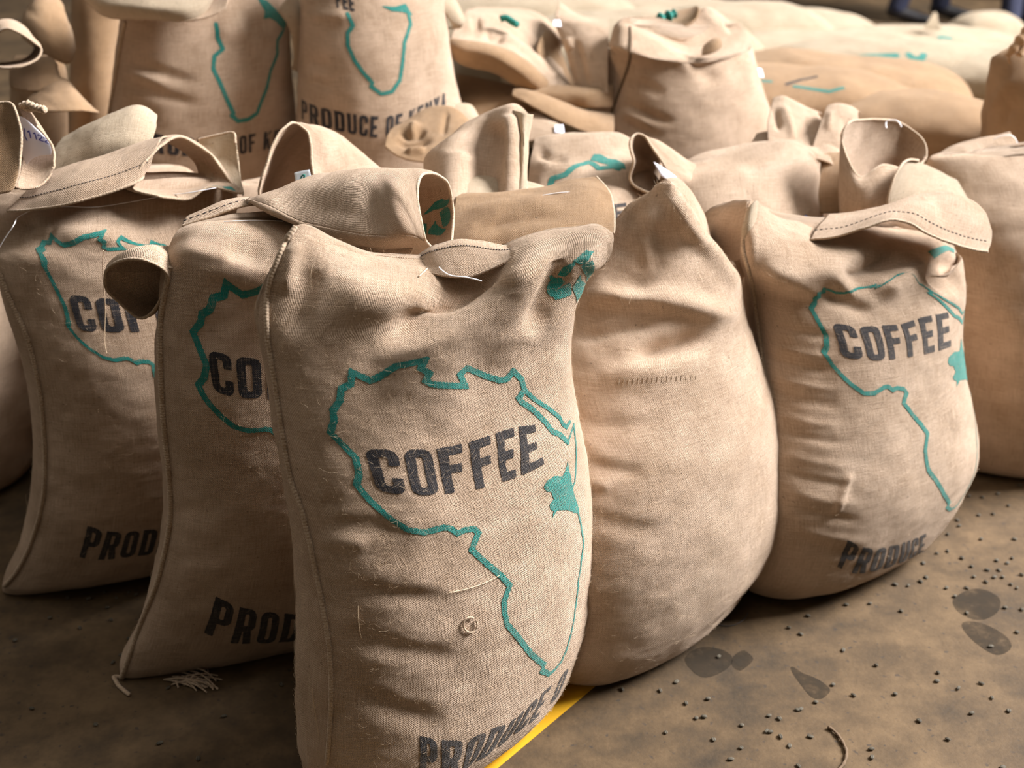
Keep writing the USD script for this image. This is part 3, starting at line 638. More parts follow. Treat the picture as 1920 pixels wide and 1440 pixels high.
print_on(cB, tB, PRO[:6], pro_key(4), PROB, "origin_print", "black_ink", .05, label="black stencilled word PRODUCE")
# the map on the other sacks: the same artwork, set by a few of its landmarks
MK = {"nw": (660, 697), "w": (620, 811), "sw1": (667, 858), "sw2": (669, 909), "guinea": (765, 993), "cam": (868, 995), "cam2": (897, 1000), "gab": (884, 1031), "ang": (954, 1098), "nam": (945, 1130), "cape": (1016, 1257), "cape2": (1030, 1263), "kn": (1065, 865), "kw": (1020, 912), "ks": (1081, 960), "e1": (1091, 1040), "tun": (797, 675), "lib": (872, 724), "egy": (963, 696), "sea": (1065, 829)}
def map_on(cl, t, keys, mat_="green_ink", label="green stencilled map outline"):
    src = [cA.hit(*MK[k])[2] for k in keys]
    print_on(cl, t, [artMap], src, list(keys.values()), "map_print", mat_, .006, label=label)
map_on(cB, tB, {"nw": (425, 530), "w": (362, 623), "sw1": (388, 685), "sw2": (372, 722), "guinea": (440, 800), "cam": (530, 812), "tun": (560, 520)})

# C: the sack at the left
tC = stitched("coffee_sack", "left sack with a long white thread across its shoulder, paper label in its pocket")
C_rows = [
    E(.002, 60, 1.97, 380, 2.06, .02, .12), E(.005, 5, 1.945, 430, 2.10, .05, .15), E(.03, 8, 1.945, 450, 2.10, .075, .16), E(.10, 35, 1.945, 462, 2.10, .10, .17), E(.20, 55, 1.945, 468, 2.10, .12, .18), E(.30, 62, 1.945, 468, 2.10, .13, .18),
    E(.40, 57, 1.945, 465, 2.10, .13, .18), E(.50, 38, 1.945, 460, 2.10, .125, .17), E(.60, 6, 1.95, 455, 2.10, .11, .15), E(.68, -12, 1.95, 450, 2.10, .09, .13), 
    Pl([(-22, 450, 2.005), (40, 452, 1.945), (120, 455, 1.930), (200, 450, 1.945), (300, 440, 1.985), (440, 420, 2.125)], .13, .01),
    Pl([(-25, 415, 2.020), (40, 418, 1.970), (120, 418, 1.955), (200, 412, 1.970), (300, 400, 2.010), (445, 385, 2.125)], .11, .02),
    Pl([(-20, 385, 2.045), (40, 392, 2.000), (120, 388, 1.990), (200, 378, 2.005), (300, 362, 2.045), (445, 355, 2.135)], .08, .01),
    Pl([(-10, 358, 2.075), (40, 362, 2.040), (120, 356, 2.035), (200, 345, 2.055), (300, 335, 2.085), (440, 335, 2.165)], .05, .0),
]
C_rows.append(inner(C_rows[-1], .9, -.01))
C_str = [([(30, 400), (70, 430), (105, 450)], 16, 22, -8), ([(60, 420), (95, 440)], 12, 14, 6), ([(230, 440), (300, 410), (380, 395)], 26, 26, -12), ([(100, 440), (180, 440), (240, 460)], 16, 20, 6),
         ([(90, 700), (170, 720)], 20, 25, -3), ([(90, 900), (200, 930)], 20, 26, -4)]
cC = build_sack(tC, C_rows, 240, 220, C_str, seed=5); cC.prep()
seamC = [(2, 512), (25, 570), (48, 620), (68, 690), (80, 760), (86, 850), (84, 920), (66, 1000), (40, 1060), (10, 1098)]
put("side_seam", cord(cC.line(seamC, .002, 70), .0042), "cord", tC, label="whipped side seam")
print_on(cC, tC, COF[:4], [(0, 1), (0, 0), (.615, 1), (.615, 0), (1.115, 1), (1.115, 0), (1.73, 1), (1.73, 0), (2.34, 1), (2.34, 0)], [(129, 552), (148, 619), (178, 558), (193, 622), (221, 561), (236, 622), (276, 562), (290, 622), (330, 562), (344, 620)], "lettering_print", "black_ink", .05, label="black stencilled letters COF")
print_on(cC, tC, PRO[:6], pro_key(4), [(164, 986), (149, 1044), (201, 996), (184, 1049), (237, 997), (223, 1046), (270, 994), (258, 1042)], "origin_print", "black_ink", .05, label="black stencilled word PRODUCE")
map_on(cC, tC, {"nw": (98, 443), "w": (83, 500), "sw1": (122, 575), "sw2": (128, 612), "guinea": (195, 670), "cam": (262, 678), "tun": (195, 435), "lib": (232, 466), "gab": (292, 706)})
flap(tC, [
    [(15, 398, 1.955), (60, 393, 1.945), (110, 386, 1.940), (180, 368, 1.955), (250, 345, 1.985), (268, 325, 2.015)],
    [(40, 372, 1.985), (80, 366, 1.965), (130, 352, 1.960), (190, 335, 1.975), (250, 316, 2.005), (285, 300, 2.025)],
    [(70, 342, 2.025), (110, 332, 2.010), (150, 318, 2.005), (200, 303, 2.015), (255, 285, 2.035), (300, 266, 2.055)],
    [(85, 328, 2.055), (120, 316, 2.055), (160, 303, 2.055), (210, 287, 2.065), (265, 268, 2.075), (318, 258, 2.085)],
], "hem_band", 50, 110, hems=("first",), stitch=.25, seed=6)
flap(tC, [
    [(85, 330, 2.075), (150, 312, 2.075), (220, 292, 2.085), (280, 288, 2.105)], [(95, 300, 2.105), (160, 275, 2.095), (225, 258, 2.095), (284, 262, 2.115)],
    [(110, 272, 2.155), (175, 236, 2.145), (245, 212, 2.145), (292, 232, 2.155)], [(118, 262, 2.195), (185, 226, 2.195), (252, 200, 2.195), (292, 215, 2.205)], [(120, 272, 2.245), (185, 245, 2.255), (252, 230, 2.255), (285, 240, 2.255)],
], "folded_back_panel", 70, 80, mat_="jute_pale", seed=7, hems=("right",))
loopC = flap(tC, [
    [(205, 330, 2.075), (225, 290, 2.105), (270, 270, 2.155), (320, 270, 2.185), (360, 300, 2.185), (372, 335, 2.155), (350, 350, 2.115), (290, 355, 2.075)],
    [(228, 345, 2.025), (250, 296, 2.055), (290, 264, 2.105), (340, 258, 2.145), (390, 285, 2.155), (415, 330, 2.125), (390, 352, 2.075), (310, 362, 2.035)],
    [(250, 352, 1.995), (272, 306, 2.015), (306, 270, 2.055), (352, 262, 2.105), (398, 292, 2.125), (428, 335, 2.105), (452, 362, 2.065), (395, 352, 2.035), (345, 374, 2.005), (295, 366, 1.985)],
], "open_mouth", 44, 140, loop=True, hems=("last",), seed=8)
loopC.prep(inside=True)
decal(loopC, shapely.union_all([shapely.Polygon([loopC.hit(*p)[2] for p in q]).buffer(.001) for q in ([(384, 358), (398, 350), (412, 352), (413, 364), (400, 366)], [(418, 352), (432, 352), (442, 362), (432, 368), (420, 362)])]), "recycling_print", "green_ink", tC, lift=.002)
flap(tC, [[(370, 345, 2.135), (400, 335, 2.125), (440, 350, 2.105), (458, 365, 2.085)], [(376, 300, 2.175), (402, 305, 2.165), (432, 330, 2.145), (455, 352, 2.125)], [(372, 262, 2.195), (400, 255, 2.195), (432, 248, 2.195), (440, 270, 2.175)]], "torn_corner", 30, 40, hems=("last",), mat_="jute_pale")
flap(tC, [[(-60, 372, 1.955), (-20, 366, 1.935), (20, 358, 1.935), (29, 350, 1.945)], [(-60, 290, 1.985), (-20, 285, 1.975), (20, 285, 1.975), (39, 275, 1.975)], [(-60, 205, 2.025), (-20, 196, 2.015), (14, 192, 2.015), (28, 202, 2.005)]], "corner_pocket", 40, 40, hems=("right", "last"), mat_="jute_brown_shaded")  # first pocket side: its shade is put into the darker cloth
pk = flap(tC, [[(28, 352, 1.950), (60, 352, 1.955), (100, 318, 2.005)], [(42, 300, 2.025), (74, 308, 2.020), (101, 298, 2.015)], [(46, 250, 2.055), (78, 262, 2.045), (97, 275, 2.025)], [(36, 200, 2.045), (52, 204, 2.040), (68, 236, 2.030)]], "corner_pocket", 40, 40, hems=("right",))
put("label_paper", thick_sheet(Cloth(sheet_grid([[(50, 308, 2.010), (66, 295, 2.005), (95, 290, 2.000)], [(36, 270, 2.015), (58, 262, 2.010), (92, 268, 2.005)], [(38, 218, 2.025), (52, 226, 2.020), (66, 240, 2.015)]], 12, 12), False), .0006)[0], "paper", tC, label="white paper label tucked in the pocket")
LB = Cloth(sheet_grid([[(50, 308, 2.008), (66, 295, 2.003), (95, 290, 1.998)], [(36, 270, 2.013), (58, 262, 2.008), (92, 268, 2.003)], [(38, 218, 2.023), (52, 226, 2.018), (66, 240, 2.013)]], 60, 60), False)
DIG = {'1': [[(0.2, .8), (.45, 1), (.45, 0)]], '2': [[(0, .8), (.15, 1), (.5, 1), (.6, .75), (0, 0), (.62, 0)]]}
def strokes_text(s, f, w): return [shapely.LineString([f(x + k * .85, y) for x, y in l]).buffer(w) for k, c in enumerate(s) for l in DIG[c]]
LB.prep()
txt = strokes_text("1122", lambda x, y: (0.012 - .012 * 1.7 + x * .0115, .0 + .032 + y * .011 - x * .002), .0011)
p_ = decal(LB, shapely.union_all(txt + [shapely.LineString([(-.011, .028), (-.014, .036), (-.011, .045)]).buffer(.0009)]), "label_print", "blue_ink", tC, lift=.0004, margin=0.0, label="blue handwritten number")
put("frayed_knot", join([tube(resample([at(40, 200, 2.025), at(55, 196, 2.020), at(70, 203, 2.015), at(86, 206, 2.010)], 24), .006 * (1 - .5 * np.abs(np.sin(np.arange(24) * .9))) + .002, 7), tube(resample([at(46, 204, 2.023), at(62, 206, 2.017), at(78, 200, 2.013)], 20), .004, 6)]), "cord", tC)
th = [at(-10, 480, 1.915), at(4, 455, 1.915), at(22, 428, 1.915)] + [a for a in cC.line([(48, 402), (80, 391), (130, 390), (176, 391), (232, 383), (300, 370)], .003, 30)] + [at(350, 362, 2.005), at(405, 352, 2.025)]
put("sewing_thread", tube(resample(th, 120), .0008, 5), "white_thread", tC, label="white sewing thread")
put("loose_strand", tube(resample([at(194, 470, 1.68), at(193, 520, 1.78), at(197, 580, 1.855), at(196, 640, 1.865), at(200, 662, 1.865)], 60), .0008, 5), "fibre", tB)
put("sewing_thread", tube(cB.line([(420, 418), (470, 416), (530, 417)], .002, 20), .0008, 5), "white_thread", tB, label="white sewing thread")

fibres(cB, tB, 1800, 2); fibres(cC, tC, 900, 3, r=.0001)
# G: the dark sack at the left edge, behind
tG = stitched("coffee_sack", "plain shaded sack at the left edge, behind the sack with the white thread")
standing(tG, -330, 62, 2.35, 2.42, .50, th=.17, seed=9)

# D: the plain sack right of the front one
tD = stitched("coffee_sack", "plain sack with pyramid-shaped top between the two sacks reading whole word COFFEE")
D_rows = [
    E(.002, 1055, 1.69, 1205, 2.0, .075, .08), E(.008, 1030, 1.68, 1325, 2.03, .105, .10), E(.03, 1005, 1.67, 1400, 2.06, .133, .13), E(.06, 992, 1.66, 1410, 2.075, .15, .14), E(.10, 985, 1.657, 1448, 2.085, .16, .15), E(.16, 982, 1.657, 1470, 2.088, .168, .16), E(.22, 982, 1.657, 1478, 2.088, .17, .16),
    E(.30, 985, 1.67, 1471, 2.085, .168, .16), E(.40, 996, 1.71, 1455, 2.075, .158, .15), E(.48, 1008, 1.77, 1425, 2.06, .143, .14), E(.55, 1030, 1.83, 1402, 2.045, .122, .13), 
    E(.61, 1060, 1.90, 1386, 2.02, .10, .11), E(.66, 1090, 1.94, 1352, 1.99, .075, .09),
    E(.71, 1130, 1.98, 1318, 1.965, .05, .06), E(.755, 1176, 2.005, 1288, 1.955, .03, .04),
    Pl([(1214, 372, 2.0), (1228, 354, 1.985), (1240, 344, 1.975), (1254, 342, 1.97), (1266, 352, 1.98)], .015),
]
D_rows.append(inner(D_rows[-1], .8, -.004))
D_str = [([(1165, 672), (1230, 655), (1300, 636), (1350, 618)], 18, 20, -28, .4), ([(1070, 578), (1160, 558), (1260, 572), (1340, 590), (1398, 592)], 26, 18, 22, .25), ([(1060, 640), (1150, 622), (1250, 605)], 12, 12, -8), ([(1110, 700), (1230, 690), (1350, 660)], 12, 22, 8),
         ([(1150, 560), (1230, 480), (1250, 400)], 40, 30, -16), ([(1248, 352), (1292, 430), (1345, 490), (1390, 560)], 26, 12, 14, .2), ([(1180, 500), (1170, 440), (1215, 380)], 16, 20, -7), ([(1225, 520), (1215, 430), (1240, 370)], 14, 16, 7),
         ([(1120, 520), (1180, 540), (1240, 540)], 24, 22, -6), ([(1090, 700), (1240, 715), (1380, 690)], 26, 30, 5),
         ([(1090, 860), (1160, 880), (1220, 885)], 12, 16, -5), ([(1090, 960), (1170, 985), (1260, 990)], 14, 18, -4), ([(1090, 900), (1150, 915)], 12, 12, 4), ([(1080, 790), (1170, 800), (1260, 790)], 18, 22, -4)]
cD = build_sack(tD, D_rows, 250, 270, D_str, seed=11); cD.prep()
flap(tD, [[(1250, 352, 2.0), (1272, 372, 2.0), (1298, 420, 1.99), (1330, 470, 1.98)], [(1250, 340, 2.03), (1278, 352, 2.04), (1306, 398, 2.05), (1335, 455, 2.04)], [(1246, 338, 2.05), (1282, 344, 2.09), (1314, 392, 2.11), (1338, 470, 2.10)], [(1246, 350, 2.08), (1284, 365, 2.12), (1316, 410, 2.14), (1338, 490, 2.13)]], "back_panel", 50, 60, seed=12, hems=("last",))

# E: the sack at the right
tE = stitched("coffee_sack", "right-hand sack reading COFFEE in a green map, under a loose stitched flap")
E_rows = [
    E(.002, 1400, 1.96, 1620, 2.24, .08, .08), E(.008, 1380, 1.945, 1695, 2.25, .115, .11), E(.03, 1364, 1.93, 1765, 2.27, .145, .14), E(.06, 1356, 1.92, 1785, 2.285, .164, .15), E(.10, 1350, 1.914, 1805, 2.293, .175, .16), E(.16, 1346, 1.912, 1830, 2.298, .183, .17), E(.22, 1346, 1.912, 1836, 2.298, .186, .17),
    E(.30, 1352, 1.93, 1824, 2.29, .182, .17), E(.38, 1374, 1.96, 1808, 2.28, .172, .16), E(.45, 1394, 1.99, 1804, 2.27, .157, .155), E(.52, 1400, 2.02, 1812, 2.26, .14, .15), E(.58, 1392, 2.04, 1806, 2.25, .118, .13),
    Pl([(1388, 490, 2.045), (1430, 498, 1.99), (1510, 506, 1.985), (1600, 508, 2.01), (1700, 500, 2.08), (1760, 495, 2.14), (1800, 500, 2.25)], .15, .01),
    Pl([(1390, 450, 2.05), (1420, 448, 2.02), (1500, 462, 2.03), (1600, 468, 2.05), (1690, 462, 2.11), (1760, 462, 2.17), (1792, 470, 2.26)], .11, .02),
    Pl([(1396, 408, 2.065), (1416, 402, 2.06), (1480, 425, 2.08), (1570, 440, 2.11), (1660, 440, 2.16), (1730, 440, 2.2), (1775, 445, 2.27)], .06, .015),
    Pl([(1401, 378, 2.08), (1414, 377, 2.085), (1470, 408, 2.12), (1550, 428, 2.15), (1640, 425, 2.19), (1710, 428, 2.24), (1755, 435, 2.28)], .03, .0),
]
E_rows.append(inner(E_rows[-1], .94, -.015)); E_rows.append(inner(E_rows[-1], .9, -.05))
E_str = [([(1590, 545), (1640, 500), (1690, 465)], 30, 20, -26, .3), ([(1640, 560), (1690, 520), (1735, 470)], 20, 26, 17, .3), ([(1740, 535), (1775, 510), (1800, 500)], 24, 30, -18, .3), ([(1730, 552), (1780, 560), (1808, 570)], 14, 14, 7),
         ([(1530, 545), (1590, 570), (1650, 590)], 12, 14, -7), ([(1420, 500), (1480, 530), (1560, 560)], 16, 20, 8), ([(1560, 420), (1520, 480), (1490, 520)], 26, 22, -6),
         ([(1405, 400), (1412, 450), (1412, 500), (1425, 560)], 8, 12, 7)] + \
        [([(1425 + dx, y), (1500 + dx, y + 22), (1575 + dx, y + 30)], 7 + (y % 4), 9, a * .75) for dx, y, a in ((0, 600, -4), (5, 640, 4), (0, 665, -5), (10, 700, 4), (12, 730, -4), (18, 770, 3.5), (22, 800, -4), (30, 845, 3), (36, 880, -4), (44, 915, 4), (50, 945, -5), (60, 985, 4), (66, 1010, -4))] + \
        [([(1598, 885), (1580, 930), (1566, 970)], 5, 7, 5, .2)]
cE = build_sack(tE, E_rows, 250, 270, E_str, seed=13); cE.prep()
seamE = [(1404, 390), (1398, 430), (1396, 470), (1406, 510), (1416, 560), (1424, 620), (1432, 680), (1440, 740), (1450, 800)]
put("side_seam", cord(cE.line(seamE, .002, 60), .004), "cord", tE, label="whipped side seam")
print_on(cE, tE, COF, cof_key(xC), [(1559, 605), (1577, 669), (1609, 612), (1627, 675), (1653, 610), (1668, 674), (1689, 608), (1702, 669), (1721, 597), (1733, 664), (1754, 590), (1760, 657), (1779, 585), (1784, 648)], "lettering_print", "black_ink", .05, label="black stencilled word COFFEE")
print_on(cE, tE, PRO[:7], pro_key(5) + [(3.6, 1), (3.6, 0)], [(1589, 1012), (1570, 1062), (1618, 1026), (1597, 1074), (1644, 1028), (1628, 1073), (1668, 1024), (1656, 1066), (1692, 1018), (1682, 1058), (1736, 1000), (1728, 1036)], "origin_print", "black_ink", .05, label="black stencilled word PRODUCE")
map_on(cE, tE, {"nw": (1546, 541), "w": (1521, 579), "sw1": (1549, 630), "sw2": (1545, 662), "guinea": (1620, 737), "cam": (1680, 728), "cam2": (1700, 738), "gab": (1694, 756), "ang": (1738, 813), "nam": (1735, 845), "cape": (1776, 950), "kw": (1777, 678), "ks": (1815, 715), "e1": (1829, 800), "tun": (1640, 535), "lib": (1690, 513), "egy": (1730, 535), "sea": (1804, 605)})
flap(tE, [
    [(1520, 448, 2.06), (1590, 436, 2.05), (1640, 420, 2.05), (1688, 414, 2.06), (1740, 440, 2.06), (1800, 462, 2.07), (1852, 472, 2.08)],
    [(1530, 430, 2.09), (1595, 420, 2.08), (1645, 404, 2.08), (1692, 398, 2.09), (1748, 418, 2.09), (1805, 440, 2.10), (1858, 452, 2.11)],
    [(1545, 412, 2.13), (1605, 404, 2.13), (1655, 390, 2.14), (1705, 378, 2.15), (1760, 385, 2.15), (1812, 398, 2.15), (1856, 425, 2.15)],
    [(1555, 402, 2.17), (1615, 395, 2.18), (1665, 384, 2.19), (1712, 370, 2.20), (1765, 362, 2.2), (1812, 372, 2.2), (1846, 398, 2.19)],
], "flap", 50, 130, hems=("first",), stitch=.22, seed=14, strokes=[([(1690, 420), (1730, 400), (1760, 380)], 20, 24, 5)])
flap(tE, [[(1398, 480, 2.055), (1396, 430, 2.06), (1404, 385, 2.075), (1412, 376, 2.085)], [(1370, 490, 2.10), (1368, 440, 2.10), (1375, 395, 2.11), (1392, 374, 2.11)], [(1330, 480, 2.16), (1330, 440, 2.15), (1345, 402, 2.15), (1375, 376, 2.14)], [(1306, 470, 2.22), (1308, 430, 2.20), (1320, 402, 2.18), (1360, 380, 2.165)]], "side_fold", 50, 60, mat_="jute", seed=15)
flap(tE, [[(1404, 392, 2.055), (1394, 430, 2.04), (1392, 470, 2.035)], [(1412, 380, 2.06), (1403, 430, 2.035), (1400, 474, 2.03)], [(1420, 378, 2.075), (1414, 425, 2.05), (1408, 470, 2.035)]], "hem_band", 16, 50, seed=16, mat_="jute_pale")

# F: the sack at the right edge
tF = stitched("coffee_sack", "large plain sack at the right edge, its open mouth curled into a round loop")
standing(tF, 1720, 2150, 2.48, 2.62, .70, th=.20, nv=120, nu=150, seed=17, top=(.95, .8), strokes=[([(1860, 500), (1900, 540)], 30, 30, -6)])
curl = flap(tF, [
    [(1578, 262, 2.36), (1586, 236, 2.37), (1620, 225, 2.42), (1680, 228, 2.47), (1722, 252, 2.48), (1733, 300, 2.44), (1700, 318, 2.38), (1655, 310, 2.33), (1606, 330, 2.31), (1590, 300, 2.33)],
    [(1575, 300, 2.34), (1586, 262, 2.38), (1622, 248, 2.43), (1680, 252, 2.48), (1716, 276, 2.48), (1726, 318, 2.42), (1698, 345, 2.35), (1650, 345, 2.30), (1606, 360, 2.29), (1586, 340, 2.31)],
    [(1574, 370, 2.33), (1590, 330, 2.38), (1630, 300, 2.44), (1680, 300, 2.48), (1706, 320, 2.47), (1712, 370, 2.38), (1690, 400, 2.32), (1645, 405, 2.29), (1606, 405, 2.29), (1584, 395, 2.31)],
    [(1580, 430, 2.36), (1600, 390, 2.40), (1640, 360, 2.46), (1690, 355, 2.48), (1715, 380, 2.45), (1720, 430, 2.40), (1690, 450, 2.35), (1645, 452, 2.33), (1610, 450, 2.33), (1590, 445, 2.34)],
], "curled_mouth", 70, 150, loop=True, hems=("first",), seed=18, label=None)
curl.prep(); print_on(curl, tF, word("S", .5, .18)[0], [(0, 1), (.5, 1), (0, 0), (.5, 0)], [(1606, 372), (1622, 371), (1606, 388), (1622, 387)], "lettering_print", "black_ink", .05, label="black stencilled letter S")
flap(tF, [[(1664, 395, 2.26), (1700, 398, 2.28), (1760, 400, 2.33), (1850, 410, 2.42), (1960, 430, 2.5)], [(1670, 350, 2.27), (1710, 345, 2.31), (1770, 362, 2.37), (1850, 385, 2.46), (1960, 390, 2.55)], [(1688, 310, 2.30), (1722, 310, 2.36), (1780, 335, 2.42), (1850, 362, 2.50), (1960, 350, 2.6)], [(1722, 300, 2.36), (1745, 318, 2.42), (1800, 340, 2.47), (1860, 365, 2.53), (1960, 340, 2.63)]], "folded_front", 60, 90, hems=("left",), seed=19, mat_="jute_pale")
flap(tF, [[(1722, 400, 2.44), (1800, 410, 2.44), (1870, 430, 2.44), (1960, 450, 2.46)], [(1735, 330, 2.50), (1790, 320, 2.52), (1860, 335, 2.50), (1945, 350, 2.52)], [(1745, 302, 2.55), (1795, 285, 2.57), (1850, 290, 2.55), (1925, 300, 2.56)], [(1755, 292, 2.60), (1800, 270, 2.61), (1850, 263, 2.60), (1898, 258, 2.60)], [(1762, 300, 2.66), (1802, 280, 2.67), (1850, 272, 2.66), (1905, 270, 2.66)]], "back_panel", 70, 90, seed=20, strokes=[([(1800, 350), (1815, 310), (1825, 280)], 16, 16, 12), ([(1770, 340), (1790, 300)], 14, 14, -8), ([(1860, 350), (1880, 300)], 24, 24, -12)])
put("sewing_thread", tube(resample([at(1862, 262, 2.58), at(1884, 254, 2.58), at(1902, 258, 2.58), at(1912, 284, 2.57), at(1920, 300, 2.57)], 30), .0011, 5), "white_thread", tF, label="white sewing thread")
put("sewing_thread", tube(resample([at(1662, 240, 2.42), at(1666, 226, 2.44), at(1680, 226, 2.43), at(1690, 238, 2.42)], 24), .0014, 6), "white_thread", tF, label="white sewing thread")

put("hem_stitching", join([tube(cD.line([(x, 722 - (x - 1150) * .07), (x + 1, 712 - (x - 1150) * .07)], .0004, 4), .0005, 5) for x in range(1160, 1310, 9)]), "cord", tD, label="row of old stitches")
print_on(cE, tE, [shapely.LineString([(0, 0), (.5, .5), (1, .3)]).buffer(.22, cap_style="flat")], [(0, 0), (1, 0), (0, 1), (1, 1)], [(1746, 478), (1790, 478), (1746, 455), (1790, 455)], "recycling_print", "green_ink", .05)
fibres(cD, tD, 2600, 4, r=.0001); fibres(cE, tE, 1600, 5, r=.0001)
# ---------------------------------------------------------------- the second row: tops between the front sacks and the tall ones
tH = stitched("coffee_sack", "sack with an upright open hood holding a square white tag")
standing(tH, 330, 790, 2.33, 2.40, .69, seed=21)
hd = flap(tH, [
    [(488, 372, 2.02), (492, 330, 2.02), (520, 260, 2.06), (555, 230, 2.10), (580, 250, 2.10), (588, 310, 2.06), (590, 390, 2.0), (560, 410, 1.99), (520, 400, 2.0)],
    [(495, 380, 2.12), (505, 330, 2.14), (540, 260, 2.17), (590, 235, 2.18), (625, 260, 2.16), (640, 320, 2.10), (645, 390, 2.03), (600, 415, 2.03), (540, 410, 2.06)],
    [(515, 390, 2.22), (530, 330, 2.25), (570, 275, 2.27), (630, 252, 2.26), (680, 290, 2.22), (705, 330, 2.14), (710, 390, 2.08), (650, 415, 2.09), (570, 415, 2.15)],
    [(560, 400, 2.3), (580, 350, 2.32), (620, 310, 2.33), (670, 295, 2.31), (720, 320, 2.25), (750, 350, 2.19), (750, 400, 2.14), (690, 415, 2.15), (610, 415, 2.22)],
], "hood", 70, 150, loop=True, hems=("first",), seed=22, strokes=[([(600, 270), (610, 320), (612, 380)], 12, 16, -7), ([(640, 290), (650, 350)], 20, 20, 5)])
tg = thick_sheet(Cloth(sheet_grid([[(556, 352, 2.03), (568, 350, 2.03), (584, 346, 2.03)], [(554, 338, 2.035), (566, 336, 2.035), (583, 332, 2.035)], [(552, 324, 2.04), (564, 321, 2.04), (580, 318, 2.04)]], 8, 8), False), .0012)[0]
put("tag", tg, "tag_white", tH, label="square white tag with a blue-green letter mark")
put("tag_print", tube(resample([at(563, 344, 2.026), at(566, 330, 2.03), at(571, 328, 2.03), at(569, 336, 2.03), at(575, 341, 2.026), at(567, 343, 2.026)], 30), .0014, 5), "teal_ink", tH)

tH2 = stitched("coffee_sack", "plain sack added out of view behind the left sack, shading the left edge")  # added sack, out of view, keeps light off sack G
standing(tH2, 120, 400, 2.46, 2.50, .68, th=.15, seed=37)

tI = stitched("coffee_sack", "sack with a pleated peaked collar in the middle of the second row")
standing(tI, 830, 1060, 2.3, 2.36, .68, seed=23)
flap(tI, [
    [(820, 405, 2.05), (860, 400, 2.02), (900, 395, 2.05), (940, 392, 2.03), (972, 398, 2.05)],
    [(800, 340, 2.15), (850, 335, 2.10), (905, 330, 2.14), (950, 335, 2.10), (975, 345, 2.13)],
    [(800, 290, 2.24), (850, 270, 2.18), (905, 262, 2.22), (952, 260, 2.17), (976, 280, 2.2)],
    [(835, 262, 2.3), (870, 235, 2.26), (910, 218, 2.28), (955, 205, 2.24), (980, 225, 2.25)],
    [(850, 250, 2.34), (880, 225, 2.32), (918, 208, 2.32), (956, 195, 2.30), (990, 212, 2.28)],
], "pleated_collar", 90, 110, seed=24, strokes=[([(925, 225), (918, 300), (900, 390)], 24, 24, -17, .15), ([(955, 210), (960, 300), (965, 390)], 14, 14, 10, .1), ([(865, 280), (850, 350), (840, 400)], 24, 24, 9, .15)])
flap(tI, [[(968, 395, 2.06), (975, 398, 2.05), (982, 396, 2.08)], [(970, 340, 2.12), (979, 330, 2.11), (986, 335, 2.15)], [(972, 270, 2.2), (982, 250, 2.19), (990, 262, 2.22)], [(955, 205, 2.25), (985, 212, 2.22), (998, 215, 2.25)]], "collar_edge", 50, 24, seed=25, mat_="jute_pale", hems=("right",))

tK = stitched("coffee_sack", "sack right behind the nearest one, covered by its own wide brown flap")
standing(tK, 850, 1130, 2.05, 2.12, .70, seed=26)
flap(tK, [
    [(832, 470, 1.90), (920, 462, 1.88), (1010, 448, 1.88), (1090, 440, 1.89), (1150, 438, 1.92)],
    [(846, 425, 1.95), (930, 412, 1.93), (1020, 395, 1.93), (1095, 390, 1.94), (1152, 405, 1.95)],
    [(852, 392, 2.0), (935, 380, 1.99), (1020, 366, 1.99), (1090, 352, 2.0), (1146, 372, 2.0)],
    [(856, 368, 2.06), (935, 360, 2.06), (1015, 352, 2.06), (1075, 338, 2.06), (1118, 332, 2.06)],
], "wide_flap", 60, 110, mat_="jute_brown_shaded", seed=27, hems=("right",), strokes=[([(870, 440), (960, 415), (1080, 400)], 12, 16, -6), ([(860, 400), (960, 385), (1050, 370)], 10, 12, 5)])
flap(tK, [[(848, 378, 2.06), (900, 372, 2.07), (960, 372, 2.09), (1000, 380, 2.1)], [(850, 350, 2.1), (900, 340, 2.12), (965, 345, 2.14), (1010, 356, 2.14)], [(858, 338, 2.16), (905, 330, 2.17), (970, 336, 2.18), (1020, 350, 2.18)]], "back_panel", 40, 50, seed=28, mat_="jute_pale")
put("sewing_thread", tube(resample([at(905, 392, 1.985), at(960, 377, 1.98), at(1030, 364, 1.98), at(1080, 360, 1.985), at(1130, 372, 1.99)], 50), .0008, 5), "white_thread", tK)

tJ = stitched("coffee_sack", "sack showing only the top of a green map line, below the tall plain sack")
J_rows = [E(.002, 1030, 2.35, 1210, 2.4, .08, .1), E(.01, 1000, 2.33, 1240, 2.42, .12, .14), E(.2, 985, 2.33, 1255, 2.42, .15, .18), E(.45, 985, 2.33, 1250, 2.42, .15, .17),
          Pl([(985, 440, 2.33), (1030, 440, 2.22), (1100, 445, 2.19), (1170, 440, 2.22), (1245, 420, 2.36)], .2, .0), Pl([(988, 380, 2.34), (1030, 375, 2.26), (1100, 372, 2.25), (1170, 368, 2.28), (1242, 350, 2.38)], .18, .0),
          Pl([(992, 320, 2.38), (1030, 318, 2.34), (1100, 314, 2.34), (1165, 312, 2.36), (1222, 318, 2.42)], .12, .0), Pl([(1000, 275, 2.46), (1040, 268, 2.44), (1100, 262, 2.44), (1155, 262, 2.45), (1205, 285, 2.48)], .05, -.01),
          Pl([(1004, 258, 2.52), (1040, 250, 2.5), (1100, 246, 2.5), (1150, 246, 2.5), (1195, 268, 2.52)], .02, -.02)]
J_rows.append(inner(J_rows[-1], .95, -.03))
cJ = build_sack(tJ, J_rows, 110, 130, [([(1010, 270), (1020, 290), (1070, 300)], 8, 8, -10), ([(1000, 300), (1070, 318), (1110, 312)], 10, 10, 7), ([(1005, 355), (1040, 345), (1080, 355)], 10, 12, -7)], seed=29); cJ.prep()
